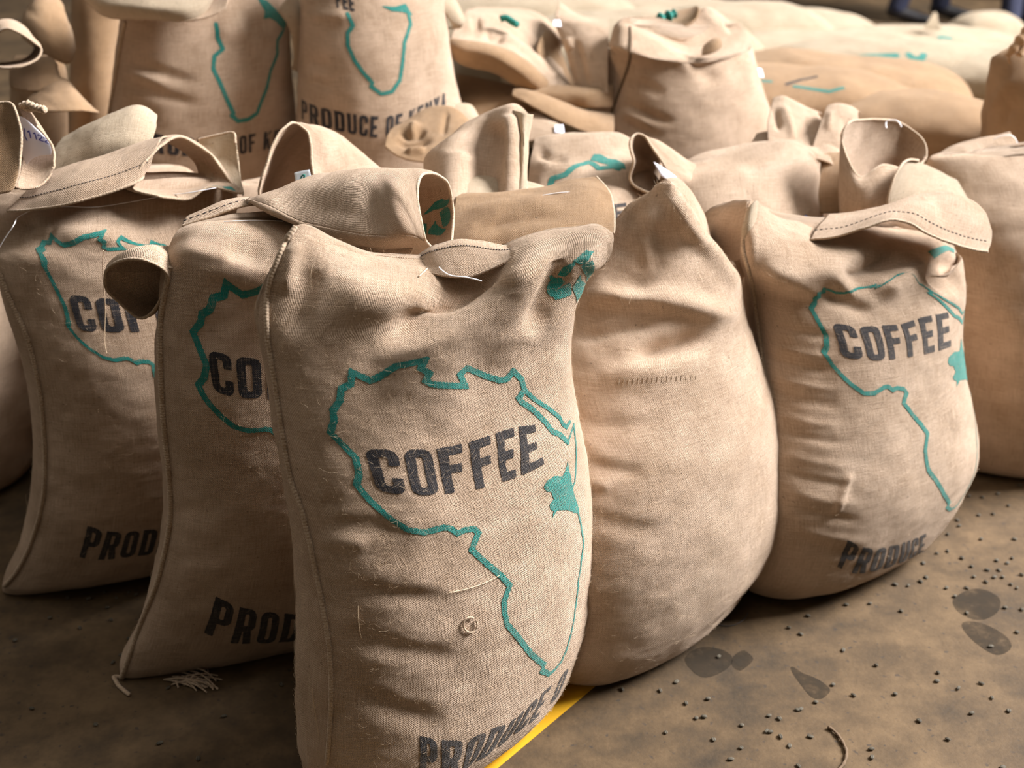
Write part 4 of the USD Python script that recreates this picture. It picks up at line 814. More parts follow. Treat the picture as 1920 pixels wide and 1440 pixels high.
_sh = shapely.union_all([shapely.LineString([cJ.hit(*p)[2] for p in [(1032, 347), (1036, 335), (1060, 328), (1082, 310), (1104, 304), (1116, 310), (1122, 316), (1150, 313), (1160, 317)]]).buffer(.006),
                         shapely.Polygon([cJ.hit(*p)[2] for p in [(1108, 300), (1114, 290), (1126, 290), (1140, 298), (1155, 300), (1170, 308), (1172, 317), (1150, 312), (1130, 306)]]).buffer(.001)])
decal(cJ, _sh, "map_print", "green_ink", tJ, label="green stencilled map line")
print_on(cJ, tJ, [word("EE", .5, .2)[0][0]], [(0, 1), (.5, 1), (0, 0), (.5, 0)], [(1140, 384), (1176, 380), (1146, 420), (1180, 416)], "lettering_print", "black_ink", .05, label="black stencilled letter E")

tL = stitched("coffee_sack", "broad pale-topped sack with a small blue spot, behind the pyramid-topped one")
L_rows = [E(.002, 1270, 2.4, 1480, 2.5, .1, .1), E(.01, 1230, 2.38, 1530, 2.52, .15, .15), E(.2, 1215, 2.38, 1550, 2.52, .17, .18), E(.45, 1220, 2.38, 1545, 2.52, .17, .17),
          Pl([(1230, 440, 2.36), (1290, 440, 2.24), (1380, 440, 2.22), (1470, 440, 2.26), (1545, 415, 2.44)], .2), Pl([(1235, 385, 2.36), (1300, 375, 2.28), (1380, 372, 2.27), (1470, 370, 2.31), (1542, 350, 2.46)], .18),
          Pl([(1245, 340, 2.4), (1310, 322, 2.37), (1390, 316, 2.37), (1470, 305, 2.4), (1535, 305, 2.5)], .12), Pl([(1262, 318, 2.46), (1320, 298, 2.46), (1390, 288, 2.47), (1460, 272, 2.48), (1528, 290, 2.54)], .06, -.01),
          Pl([(1280, 305, 2.52), (1330, 282, 2.54), (1400, 270, 2.55), (1460, 262, 2.55), (1520, 284, 2.58)], .02, -.02)]
L_rows.append(inner(L_rows[-1], .95, -.03))
cL = build_sack(tL, L_rows, 110, 140, [([(1380, 330), (1440, 300), (1530, 290)], 9, 12, -9), ([(1470, 320), (1500, 350), (1530, 400)], 24, 28, -9), ([(1300, 340), (1380, 330), (1430, 345)], 8, 14, 6), ([(1420, 400), (1425, 350)], 12, 14, 4)], seed=30); cL.prep()
flap(tL, [[(1186, 345, 2.30), (1190, 300, 2.30), (1184, 268, 2.31), (1196, 252, 2.33), (1212, 258, 2.33), (1226, 282, 2.32), (1250, 318, 2.31), (1262, 350, 2.30), (1225, 362, 2.29)],
          [(1198, 345, 2.37), (1204, 305, 2.37), (1204, 275, 2.38), (1222, 262, 2.38), (1242, 275, 2.37), (1262, 295, 2.36), (1285, 322, 2.35), (1300, 345, 2.34), (1250, 360, 2.35)],
          [(1235, 350, 2.44), (1240, 320, 2.44), (1244, 300, 2.45), (1262, 290, 2.44), (1285, 298, 2.43), (1305, 312, 2.42), (1325, 330, 2.41), (1335, 345, 2.40), (1290, 355, 2.42)]], "corner_hood", 44, 110, loop=True, hems=("first",), seed=31)
put("label_paper", thick_sheet(Cloth(sheet_grid([[(1240, 330, 2.29), (1256, 342, 2.28), (1270, 352, 2.27)], [(1226, 304, 2.305), (1246, 316, 2.30), (1268, 332, 2.29)]], 6, 10), False), .0012)[0], "paper", tL, label="white paper label")
h_ = cL.hit(1510, 410)
put("blue_spot", tube([h_[0] - [.006, 0, 0], h_[0] + [.0, -.002, .001], h_[0] + [.006, 0, 0]], [.004, .0075, .004], 8), "blue_plastic", tL)

tM = stitched("coffee_sack", "sack with two small upright folds of pale cloth, right of the tall plain sack")
standing(tM, 1440, 1640, 2.75, 2.8, .60, seed=32)
flap(tM, [[(1440, 268, 2.62), (1480, 278, 2.6), (1530, 282, 2.6), (1580, 290, 2.6)], [(1440, 225, 2.7), (1475, 232, 2.68), (1520, 240, 2.68), (1560, 250, 2.68)], [(1448, 190, 2.78), (1472, 188, 2.77), (1505, 202, 2.76), (1535, 215, 2.76)], [(1452, 184, 2.82), (1476, 184, 2.82), (1510, 200, 2.82), (1540, 214, 2.82)]], "upright_fold", 50, 60, seed=33, strokes=[([(1465, 190), (1480, 230), (1490, 270)], 7, 9, 9), ([(1452, 200), (1462, 250)], 6, 8, -8), ([(1520, 215), (1515, 260)], 10, 12, -7)])
flap(tM, [[(1520, 285, 2.58), (1560, 290, 2.57), (1610, 292, 2.57)], [(1535, 240, 2.64), (1570, 238, 2.64), (1615, 250, 2.64)], [(1548, 205, 2.7), (1578, 200, 2.7), (1608, 215, 2.7)], [(1552, 198, 2.74), (1582, 196, 2.74), (1612, 212, 2.74)]], "upright_fold", 40, 44, seed=34, strokes=[([(1560, 205), (1552, 250)], 7, 8, 7), ([(1590, 215), (1580, 270)], 9, 9, -6)])
flap(tM, [[(1400, 300, 2.56), (1460, 300, 2.52), (1540, 300, 2.50), (1580, 325, 2.48)], [(1410, 270, 2.66), (1465, 262, 2.64), (1530, 262, 2.62), (1590, 290, 2.58)], [(1420, 252, 2.74), (1470, 246, 2.72), (1528, 250, 2.7), (1592, 270, 2.68)]], "front_panel", 40, 60, seed=35, strokes=[([(1470, 290), (1520, 268), (1560, 300)], 8, 10, -8)])
flap(tM, [[(1530, 400, 2.40), (1570, 400, 2.38), (1610, 398, 2.38)], [(1535, 340, 2.46), (1575, 330, 2.45), (1610, 330, 2.44)], [(1540, 290, 2.54), (1580, 285, 2.54), (1612, 290, 2.54)]], "hanging_fold", 40, 40, mat_="jute_brown_shaded", seed=36)
# ---------------------------------------------------------------- the tall sacks of the third row, standing on sacks that lie flat
tO = stitched("coffee_sack", "tall standing sack with green map tip, its top folded over to the front")
Z0 = .52
O_rows = [E(Z0 + .004, 225, 2.810, 520, 3.000, .10, .12), E(Z0 + .01, 196, 2.790, 556, 3.020, .14, .16), E(Z0 + .05, 190, 2.790, 560, 3.030, .155, .17), E(Z0 + .12, 196, 2.790, 556, 3.030, .16, .18), E(Z0 + .20, 203, 2.790, 551, 3.030, .155, .17), E(Z0 + .28, 210, 2.790, 548, 3.030, .145, .16), E(Z0 + .35, 218, 2.800, 545, 3.030, .13, .15), E(Z0 + .41, 224, 2.810, 545, 3.030, .115, .13), E(Z0 + .47, 230, 2.820, 545, 3.030, .09, .11), E(Z0 + .52, 240, 2.830, 540, 3.030, .06, .08)]
O_rows.append(inner(O_rows[-1], .8, .005))
cO = build_sack(tO, O_rows, 130, 140, [([(225, 110), (300, 135), (380, 160)], 10, 12, -6), ([(225, 150), (310, 180), (390, 200)], 10, 12, -6), ([(225, 130), (320, 160)], 9, 9, 5), ([(220, 200), (300, 225)], 10, 12, -5), ([(400, 50), (440, 55), (470, 45)], 26, 20, 12)], ground=False, seed=40); cO.prep()
put("side_seam", cord(cO.line([(236, 40), (228, 80), (220, 130), (210, 190), (204, 230)], .002, 40), .0045), "cord", tO, label="whipped side seam")
flap(tO, [[(180, 20, 2.76), (215, 34, 2.72), (300, 36, 2.70), (345, 38, 2.70), (385, 22, 2.74)], [(150, -15, 2.76), (210, 5, 2.70), (290, 10, 2.69), (345, 12, 2.70), (400, -5, 2.74)], [(130, -50, 2.80), (210, -40, 2.76), (300, -35, 2.75), (350, -35, 2.76), (420, -40, 2.78)], [(140, -75, 2.88), (220, -65, 2.86), (300, -60, 2.86), (360, -60, 2.87), (430, -60, 2.88)]], "folded_top", 50, 80, mat_="jute_pale", seed=41, hems=("first",))
flap(tO, [[(335, 38, 2.72), (360, 40, 2.71), (395, 32, 2.72), (425, 15, 2.74)], [(345, 20, 2.73), (370, 18, 2.74), (400, 10, 2.75), (430, -5, 2.76)], [(350, -10, 2.76), (380, -10, 2.77), (410, -18, 2.78), (440, -25, 2.79)]], "folded_top", 30, 40, mat_="jute", seed=42)
flap(tO, [[(520, 20, 2.84), (545, 60, 2.86), (550, 110, 2.9), (548, 128, 2.92)], [(540, -5, 2.88), (568, 40, 2.88), (570, 90, 2.9), (556, 132, 2.92)], [(548, -10, 2.95), (578, 30, 2.96), (576, 80, 2.96), (560, 128, 2.96)], [(540, -8, 3.0), (570, 30, 3.02), (566, 80, 3.02), (554, 120, 3.0)]], "side_loop", 50, 60, seed=43, mat_="jute_pale")
decal(cO, shapely.union_all([shapely.LineString([cO.hit(*p)[2] for p in [(405, 45), (408, 70), (418, 92), (402, 105), (400, 130), (410, 150), (425, 185), (438, 212), (434, 216), (446, 227), (465, 224), (482, 212), (490, 190), (500, 165), (508, 130), (520, 100), (520, 75), (532, 55)]]).buffer(.0045), shapely.Polygon([cO.hit(*p)[2] for p in [(482, -5), (500, 2), (520, 22), (538, 42), (532, 55), (518, 40), (505, 32), (495, 35), (497, 20)]]).buffer(.001)]), "map_print", "green_ink", tO, label="green stencilled map outline")
print_on(cO, tO, PRO, [(0, 1), (0, 0), (LP * .44, 1), (LP * .44, 0), (LP * .62, 1), (LP * .62, 0), (LP, 1), (LP, 0)], [(262, 246), (260, 282), (430, 258), (430, 292), (478, 250), (478, 284), (556, 230), (556, 264)], "origin_print", "black_ink", .05, label="black stencilled words PRODUCE OF KENYA")

tP = stitched("coffee_sack", "tall standing sack at top centre left, PRODUCE OF KENYA readable along its foot")
P_rows = [E(Z0 + .004, 590, 2.840, 870, 2.990, .10, .12), E(Z0 + .01, 556, 2.820, 905, 3.000, .15, .16), E(Z0 + .05, 548, 2.820, 900, 3.000, .165, .17), E(Z0 + .10, 550, 2.820, 888, 3.010, .17, .18), E(Z0 + .18, 555, 2.820, 868, 3.010, .165, .17), E(Z0 + .26, 558, 2.820, 852, 3.010, .155, .16), E(Z0 + .34, 560, 2.820, 842, 3.010, .14, .15), E(Z0 + .42, 562, 2.830, 835, 3.010, .12, .13), E(Z0 + .50, 566, 2.840, 828, 3.010, .09, .1), E(Z0 + .55, 580, 2.850, 815, 3.010, .06, .06)]
P_rows.append(inner(P_rows[-1], .8, .005))
cP = build_sack(tP, P_rows, 130, 140, [([(575, 20), (620, 30), (660, 25)], 14, 12, 6), ([(570, 110), (620, 130)], 10, 12, -4), ([(575, 150), (630, 165)], 9, 10, -4)], ground=False, seed=44); cP.prep()
print_on(cP, tP, PRO, [(0, 1), (0, 0), (1.6, 1), (1.6, 0), (LP * .44, 1), (LP * .44, 0), (LP * .62, 1), (LP * .62, 0), (LP * .8, 1), (LP * .8, 0), (LP, 1), (LP, 0)], [(566, 186), (566, 222), (626, 207), (628, 244), (706, 218), (704, 258), (754, 212), (752, 252), (795, 195), (795, 232), (836, 172), (836, 208)], "origin_print", "black_ink", .05, label="black stencilled words PRODUCE OF KENYA")
decal(cP, shapely.union_all([shapely.LineString([cP.hit(*p)[2] for p in [(652, 26), (662, 48), (652, 62), (652, 85), (664, 112), (680, 135), (698, 155), (696, 162), (715, 176), (735, 172), (750, 150), (755, 115), (758, 80), (770, 45), (766, 28)]]).buffer(.0042), shapely.Polygon([cP.hit(*p)[2] for p in [(718, 12), (740, 14), (760, 8), (772, 28), (755, 22), (735, 20)]]).buffer(.001)]), "map_print", "green_ink", tP, label="green stencilled map outline")
print_on(cP, tP, COF[3:6], [(0 + 1.845, 1), (1.845, 0), (LC, 1), (LC, 0)], [(628, -18), (632, 14), (664, -8), (666, 22)], "lettering_print", "black_ink", .05, label="black stencilled letters FEE")
flap(tP, [[(800, -10, 2.95), (830, 20, 2.94), (848, 48, 2.95), (840, 52, 2.97)], [(815, -25, 2.97), (845, 5, 2.96), (864, 40, 2.96), (856, 52, 2.98)], [(820, -30, 3.04), (850, 0, 3.04), (866, 36, 3.03), (858, 48, 3.03)]], "side_loop", 30, 40, seed=45, mat_="jute_pale")
flap(tP, [[(825, 260, 2.84), (850, 245, 2.84), (890, 235, 2.86), (905, 245, 2.9)], [(820, 235, 2.86), (845, 215, 2.86), (880, 210, 2.88), (900, 225, 2.92)], [(826, 212, 2.88), (845, 198, 2.88), (870, 195, 2.9), (890, 205, 2.94)]], "loose_corner", 30, 40, seed=46, mat_="jute_pale")

tN = stitched("coffee_sack", "tall plain sack with peaked rear corner and dark side seam")
Zn = .50
N_rows = [E(Zn + .004, 1130, 3.050, 1400, 3.250, .12, .12), E(Zn + .01, 1098, 3.030, 1445, 3.270, .17, .16), E(Zn + .04, 1092, 3.030, 1462, 3.270, .185, .17), E(Zn + .09, 1098, 3.030, 1458, 3.270, .19, .18), E(Zn + .16, 1112, 3.030, 1440, 3.270, .18, .18), E(Zn + .23, 1126, 3.030, 1424, 3.270, .165, .17), E(Zn + .29, 1134, 3.030, 1412, 3.270, .14, .16),
          Pl([(1142, 82, 3.08), (1170, 88, 3.0), (1230, 108, 2.98), (1290, 118, 3.0), (1350, 112, 3.05), (1412, 96, 3.2)], .2), Pl([(1148, 58, 3.09), (1172, 58, 3.04), (1230, 82, 3.06), (1290, 102, 3.08), (1350, 90, 3.12), (1404, 70, 3.22)], .14, .02), Pl([(1152, 47, 3.11), (1176, 46, 3.08), (1230, 68, 3.12), (1290, 86, 3.15), (1340, 66, 3.2), (1390, 46, 3.24)], .08, .04)]
N_rows.append(inner(N_rows[-1], .85, .0))
cN = build_sack(tN, N_rows, 130, 150, [([(1165, 190), (1220, 215), (1270, 235)], 7, 8, -9), ([(1160, 205), (1230, 238)], 6, 7, 6), ([(1160, 222), (1215, 248), (1250, 258)], 7, 8, -7), ([(1190, 150), (1250, 180)], 9, 10, -5), ([(1180, 60), (1250, 100), (1310, 150)], 14, 10, 8), ([(1290, 110), (1330, 140), (1350, 160)], 14, 16, -9)], ground=False, seed=47); cN.prep()
put("side_seam", cord(cN.line([(1180, 52), (1182, 90), (1176, 130), (1162, 170), (1150, 205), (1136, 240)], .002, 40), .0032), "dark_cord", tN, label="dark side seam")
flap(tN, [[(1240, 95, 3.13), (1300, 100, 3.13), (1360, 110, 3.14), (1412, 130, 3.2)], [(1245, 75, 3.18), (1300, 62, 3.18), (1350, 72, 3.18), (1402, 90, 3.24)], [(1262, 62, 3.26), (1300, 36, 3.25), (1335, 32, 3.24), (1385, 62, 3.28)], [(1276, 50, 3.32), (1296, 26, 3.32), (1316, 14, 3.30), (1366, 42, 3.34)]], "rear_peak", 50, 70, seed=48, strokes=[([(1310, 20), (1360, 60), (1395, 100)], 9, 9, 5), ([(1300, 108), (1330, 92), (1345, 80)], 5, 6, -8)])
flap(tN, [[(1200, 48, 3.16), (1225, 60, 3.16), (1260, 66, 3.18), (1300, 40, 3.2), (1312, 18, 3.24)], [(1204, 36, 3.24), (1230, 42, 3.24), (1262, 44, 3.26), (1296, 28, 3.28), (1310, 14, 3.30)], [(1206, 38, 3.32), (1232, 32, 3.34), (1262, 24, 3.35), (1290, 18, 3.36), (1308, 12, 3.34)]], "inner_fold", 36, 50, mat_="jute_brown_shaded", seed=49)
put("recycling_print", tube(resample([at(1230, 36, 3.235), at(1240, 34, 3.24), at(1254, 30, 3.25), at(1264, 26, 3.26)], 14), [.004 + .012 * abs(math.sin(k * .55)) for k in range(14)], 7), "teal_ink", tN, label="scrap of green print")
flap(tN, [[(1316, 104, 3.0), (1340, 98, 3.0), (1352, 88, 3.02)], [(1318, 90, 3.02), (1340, 78, 3.02), (1352, 76, 3.04)], [(1322, 84, 3.05), (1340, 74, 3.06), (1350, 78, 3.07)]], "tuft", 20, 24, mat_="jute_brown_shaded", seed=50)
put("label_paper", thick_sheet(Cloth(sheet_grid([[(1412, 140, 3.22), (1432, 146, 3.22)], [(1408, 124, 3.24), (1428, 130, 3.24)]], 6, 6), False), .0015)[0], "paper", tN, label="white paper label")

# Q: slumped, half empty sacks between the tall ones
tQ = stitched("coffee_sack", "slumped half-empty sack at top centre, rolled and folded, scrap of green print on top")
flap(tQ, [[(850, 100, 3.02), (900, 108, 3.0), (960, 130, 3.0), (1020, 165, 3.0), (1070, 172, 3.02)], [(846, 82, 3.08), (900, 85, 3.05), (955, 95, 3.05), (1005, 130, 3.05), (1068, 162, 3.06)], [(850, 60, 3.18), (905, 65, 3.16), (950, 76, 3.14), (1005, 112, 3.12), (1062, 150, 3.12)], [(870, 26, 3.30), (920, 36, 3.28), (960, 55, 3.25), (1010, 92, 3.2), (1055, 135, 3.18)], [(885, 16, 3.42), (940, 20, 3.42), (985, 32, 3.40), (1020, 60, 3.34), (1050, 100, 3.28)], [(890, 14, 3.55), (950, 16, 3.55), (1000, 24, 3.52), (1035, 44, 3.46), (1062, 80, 3.40)]], "upper_panel", 100, 110, seed=51, strokes=[([(905, 62), (925, 72), (950, 74)], 8, 8, -12), ([(880, 50), (905, 45)], 12, 12, -10), ([(935, 62), (980, 95), (1030, 135)], 8, 8, 10), ([(950, 62), (1000, 80), (1025, 110)], 12, 9, -9), ([(1000, 150), (1010, 165)], 6, 8, -8), ([(1040, 140), (1050, 160)], 5, 7, -8)])
cQ = flap(tQ, [[(842, 98, 3.02), (870, 122, 2.98), (930, 138, 2.98), (965, 160, 2.98), (1000, 178, 3.0)], [(840, 80, 3.05), (875, 92, 2.98), (935, 108, 2.96), (985, 140, 2.97), (1020, 172, 3.0)], [(846, 78, 3.14), (885, 80, 3.1), (940, 90, 3.08), (1000, 125, 3.06), (1040, 168, 3.05)]], "rolled_edge", 44, 80, mat_="jute_brown_shaded", seed=52)
flap(tQ, [[(860, 240, 2.9), (920, 240, 2.9), (980, 232, 2.92), (1020, 230, 2.95)], [(862, 190, 3.0), (920, 190, 2.98), (970, 185, 2.98), (1010, 185, 3.0)], [(858, 140, 3.12), (910, 150, 3.12), (960, 160, 3.12), (1000, 172, 3.1)]], "lower_panel", 40, 60, mat_="jute_brown_shaded", seed=53)
put("map_print", join([tube(resample([at(938, 36, 3.2), at(950, 34, 3.2), at(962, 42, 3.19), at(970, 46, 3.18)], 12), .009, 6)]), "teal_ink", tQ, label="scrap of green print")

tQ2 = stitched("coffee_sack", "slumped sack with a green recycling ring at top centre, leaning beside the tall plain sack")
cQ2 = flap(tQ2, [[(1082, 172, 3.04), (1105, 180, 3.0), (1140, 175, 2.98)], [(1070, 130, 3.1), (1100, 130, 3.05), (1140, 120, 3.04)], [(1055, 80, 3.16), (1092, 80, 3.12), (1142, 80, 3.10)], [(1042, 48, 3.24), (1085, 44, 3.2), (1140, 48, 3.18)], [(1045, 15, 3.34), (1085, 34, 3.3), (1138, 40, 3.28)], [(1052, 6, 3.42), (1088, 28, 3.4), (1138, 34, 3.4)]], "front_panel", 90, 80, seed=54, strokes=[([(1075, 70), (1090, 120), (1100, 170)], 8, 9, -9), ([(1066, 70), (1070, 95)], 7, 7, 8)]); cQ2.prep()
decal(cQ2, shapely.union_all([shapely.LineString([cQ2.hit(*p)[2] for p in s_]).buffer(.010) for s_ in ([(1126, 68), (1136, 67), (1140, 72)], [(1116, 76), (1112, 88), (1116, 92)], [(1118, 98), (1126, 106), (1138, 108)])]), "recycling_print", "green_ink", tQ2, label="green recycling ring")
flap(tQ2, [[(1008, 100, 3.14), (1030, 130, 3.12), (1068, 160, 3.1), (1084, 168, 3.08)], [(1014, 70, 3.24), (1040, 100, 3.24), (1064, 140, 3.22), (1080, 160, 3.18)], [(1022, 60, 3.34), (1040, 70, 3.32), (1056, 110, 3.28), (1076, 150, 3.2)]], "dark_side", 36, 40, mat_="jute_brown_shaded", seed=55)
put("label_paper", thick_sheet(Cloth(sheet_grid([[(1037, 48, 3.2), (1052, 50, 3.2)], [(1038, 38, 3.22), (1050, 38, 3.22)]], 6, 6), False), .0015)[0], "paper", tQ2, label="white paper label")

tQ3 = stitched("coffee_sack", "brown empty sack lying in folds against the foot of the tall plain sack")
flap(tQ3, [[(960, 178, 2.92), (1000, 200, 2.86), (1060, 232, 2.84), (1110, 250, 2.86), (1150, 250, 2.9)], [(962, 168, 2.96), (1010, 182, 2.90), (1070, 208, 2.88), (1120, 226, 2.9), (1150, 230, 2.94)], [(970, 164, 3.04), (1020, 180, 3.02), (1080, 206, 3.0), (1130, 212, 3.0), (1150, 212, 3.02)]], "lower_fold", 40, 80, mat_="jute_brown_shaded", seed=56)
flap(tQ3, [[(965, 172, 2.98), (1020, 190, 2.96), (1080, 200, 2.95), (1150, 200, 2.98)], [(970, 164, 3.0), (1030, 170, 2.98), (1090, 176, 2.96), (1150, 172, 3.0)], [(985, 162, 3.08), (1040, 166, 3.06), (1095, 168, 3.05), (1150, 160, 3.06)]], "upper_fold", 40, 80, mat_="jute_brown_shaded", seed=57)
flap(tQ3, [[(960, 270, 2.78), (1020, 262, 2.78), (1060, 258, 2.78)], [(975, 222, 2.86), (1020, 218, 2.86), (1050, 232, 2.84)], [(985, 212, 2.92), (1015, 212, 2.92), (1040, 222, 2.9)]], "front_lump", 30, 40, mat_="jute", seed=58)
put("label_paper", thick_sheet(Cloth(sheet_grid([[(1040, 248, 2.79), (1058, 250, 2.79)], [(1040, 235, 2.81), (1056, 234, 2.81)]], 6, 6), False), .0015)[0], "paper", tQ3, label="white paper label")

tS = stitched("coffee_sack", "small folded brown sack tucked under the foot of the sack reading PRODUCE OF KENYA")
flap(tS, [[(722, 275, 2.60), (760, 300, 2.56), (800, 305, 2.56), (830, 290, 2.58)], [(728, 250, 2.66), (770, 262, 2.62), (810, 268, 2.6), (850, 262, 2.62)], [(745, 235, 2.72), (785, 225, 2.70), (825, 228, 2.68), (870, 240, 2.66)], [(765, 228, 2.76), (800, 205, 2.76), (840, 200, 2.74), (880, 225, 2.72)]], "front_fold", 50, 60, mat_="jute_brown_shaded", seed=59, strokes=[([(735, 262), (775, 270), (815, 258)], 7, 8, -12), ([(760, 285), (800, 280)], 6, 8, 9), ([(745, 245), (775, 255), (800, 240)], 7, 8, -14), ([(780, 225), (770, 260)], 8, 8, 8), ([(840, 205), (830, 260)], 5, 6, -6)])

# sacks in shade at the upper left; the brown cloth carries that shade
tR = stitched("coffee_sack", "dim brown sack at upper left with a tall raised fold")
standing(tR, 14, 130, 2.98, 3.02, .80, th=.10, mat_="jute_brown_shaded", seed=60)
flap(tR, [[(40, 70, 2.9), (80, 100, 2.86), (120, 120, 2.86), (142, 90, 2.9)], [(45, 30, 2.96), (80, 40, 2.9), (115, 60, 2.9), (135, 60, 2.95)], [(60, 5, 3.04), (85, -2, 3.0), (108, 10, 3.0), (122, 30, 3.02)], [(70, -10, 3.1), (88, -14, 3.08), (104, -5, 3.08), (118, 15, 3.1)]], "raised_fold", 44, 50, mat_="jute_brown_shaded", seed=61)
flap(tR, [[(20, 165, 2.7), (60, 170, 2.66), (100, 165, 2.66), (115, 150, 2.7)], [(20, 130, 2.76), (60, 132, 2.72), (95, 128, 2.72), (110, 130, 2.76)], [(30, 105, 2.84), (65, 104, 2.82), (92, 106, 2.82), (106, 118, 2.84)]], "lower_roll", 40, 50, mat_="jute_brown_shaded", seed=62)
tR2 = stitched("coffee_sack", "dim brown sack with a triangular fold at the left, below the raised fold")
flap(tR2, [[(40, 205, 2.6), (90, 210, 2.54), (140, 208, 2.54), (185, 212, 2.6)], [(55, 185, 2.66), (95, 180, 2.6), (130, 175, 2.6), (160, 190, 2.64)], [(80, 165, 2.74), (100, 153, 2.7), (118, 152, 2.7), (140, 170, 2.72)], [(84, 158, 2.8), (100, 150, 2.78), (116, 150, 2.78), (136, 165, 2.78)]], "triangular_fold", 40, 50, mat_="jute_brown_shaded", seed=63)
standing(tR2, 66, 186, 2.7, 2.74, .58, th=.12, mat_="jute_brown_shaded", seed=64)
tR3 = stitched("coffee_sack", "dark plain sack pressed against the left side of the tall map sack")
standing(tR3, 130, 236, 3.22, 3.26, 1.0, th=.14, mat_="jute_brown_shaded", seed=65)
tR4 = stitched("coffee_sack", "grey-brown sack at the upper left edge, its dark round mouth turned to the camera")
standing(tR4, -160, 30, 2.62, 2.68, .66, th=.14, seed=66)
flap(tR4, [[(-30, 100, 2.5), (-10, 70, 2.5), (20, 56, 2.5), (50, 72, 2.5), (74, 88, 2.5), (66, 112, 2.48), (40, 122, 2.46), (5, 126, 2.46), (-20, 120, 2.48)], [(-40, 95, 2.56), (-20, 58, 2.58), (15, 42, 2.6), (45, 55, 2.6), (68, 80, 2.6), (60, 108, 2.56), (35, 118, 2.54), (0, 122, 2.53), (-28, 116, 2.55)], [(-50, 100, 2.7), (-30, 60, 2.72), (10, 40, 2.74), (40, 50, 2.74), (60, 78, 2.74), (52, 105, 2.7), (30, 115, 2.68), (-5, 118, 2.66), (-35, 115, 2.68)]], "round_mouth", 40, 100, loop=True, hems=("first",), seed=67)

# U: the dark sack at the right edge
tU = stitched("coffee_sack", "dark sack cut by the right edge at the upper right, its tied corner hanging down")
standing(tU, 1832, 2200, 3.0, 3.05, .83, th=.2, mat_="jute_brown_shaded", seed=68, strokes=[([(1860, 220), (1880, 170), (1910, 140)], 8, 10, 8), ([(1880, 240), (1900, 190)], 8, 8, -8)])
put("tied_corner", join([tube(resample([at(1945, 48, 2.95), at(1918, 70, 2.93), at(1900, 92, 2.92), at(1888, 106, 2.92)], 24), np.linspace(.018, .008, 24) * (1 + .18 * np.sin(np.arange(24) * 1.1)), 9), tube(resample([at(1940, 66, 2.95), at(1920, 88, 2.93), at(1910, 104, 2.92)], 18), .009, 7), tube(resample([at(1900, 94, 2.92), at(1892, 112, 2.92), at(1894, 118, 2.92)], 12), .003, 6)]), "jute_brown_shaded", tU)
# ---------------------------------------------------------------- sacks lying flat: under the tall ones and far behind
for (x, y, yaw, H, lb) in ((-.80, 3.0, .1, .515, "sack lying as a base under the tall sack with the folded-over top"), (-.30, 3.02, -.05, .515, "sack lying as a base under the tall sack reading PRODUCE OF KENYA"), (.42, 3.25, 0, .49, "sack lying as a base under the tall plain sack with the peaked corner")):
    t = thing("lying_sack", lb, "sack")
    lying(t, (x, y, H - .14), yaw, .50, .46, .28, nv=40, nu=56, seed=int(70 + x * 10), down=H - .142)
def bag(label, px, top, Y, yaw, L, W, H, mat_="jute", pitch=0.0, roll=0.0, seed=0, group=None, strokes=(), print_=None, nv=70, nu=90):
    """a plump sack lying in the heap, its upper outline at the pixel (px, top) at the depth Y, its weight down on the floor"""
    t = thing("lying_sack", label, "sack", group)
    p = at(px, top, Y); p[2] = max(p[2] - H / 2 * .9, .12)
    c = lying(t, p, yaw, L, W * .86, H, pitch, roll, nv, nu, mat_=mat_, seed=seed, strokes=strokes, down=p[2] - .002)
    if print_:
        c.prep()
        for nm, m, lines, w in print_:
            decal(c, shapely.union_all([shapely.LineString([c.hit(*p)[2] for p in l]).buffer(w) for l in lines]), nm, m, t)
    return t
bag("big tan sack lying flat, its round end near the dark sack at the right edge", 1570, 114, 4.0, -.30, .86, .56, .26, "jute_brown_shaded", seed=80, strokes=[([(1430, 95), (1560, 140), (1700, 160)], 16, 22, 8)])
bag("tan sack lying lowest, with a thin green line and black print", 1480, 136, 3.6, -.20, .80, .5, .26, "jute_brown_shaded", seed=81, print_=[("map_print", "green_ink", [[(1425, 152), (1445, 153)], [(1490, 162), (1530, 168), (1555, 172), (1580, 165)]], .006), ("lettering_print", "black_ink", [[(1475, 158), (1500, 150), (1530, 144)]], .006)])
bag("sack lying behind the big tan one, with a small round green emblem", 1690, 86, 4.5, -.16, 1.0, .52, .28, "jute_far", seed=82, print_=[("map_print", "green_ink", [[(1612, 108), (1650, 105), (1680, 104)], [(1704, 102), (1712, 110), (1728, 110), (1732, 102)]], .012)])
bag("cream sack lying in the heap, with faint green and black print", 1540, 68, 5.0, -.08, 1.05, .6, .3, "jute_far", seed=83, print_=[("lettering_print", "black_ink", [[(1532, 92), (1570, 84), (1600, 78)]], .008), ("map_print", "green_ink", [[(1640, 86), (1670, 80), (1690, 84)]], .008)])
bag("pale sack with a pointed ear of cloth, in front of the standing person", 1730, 60, 5.6, -.14, 1.1, .6, .28, "jute_far", seed=84, print_=[("map_print", "green_ink", [[(1762, 70), (1772, 70), (1782, 72)]], .012)])
ear_t = stage.GetPrimAtPath("/World/lying_sack_%03d" % (taken[("/World", "lying_sack")] - 1))
flap(ear_t, [[(1732, 52, 5.45), (1748, 56, 5.45), (1766, 54, 5.45)], [(1740, 40, 5.46), (1750, 41, 5.46), (1760, 43, 5.46)], [(1749, 25, 5.48), (1753, 23, 5.48), (1757, 26, 5.48)]], "corner_ear", 16, 16, mat_="jute_far")
bag("pale sack lying at the far right edge, behind the tied corner", 1900, 92, 5.1, .1, .9, .6, .3, "jute_far", seed=85)
bag("whitish sack end showing below the tied corner at the right edge", 1930, 112, 4.3, -.5, .8, .5, .26, "jute_far", seed=86)
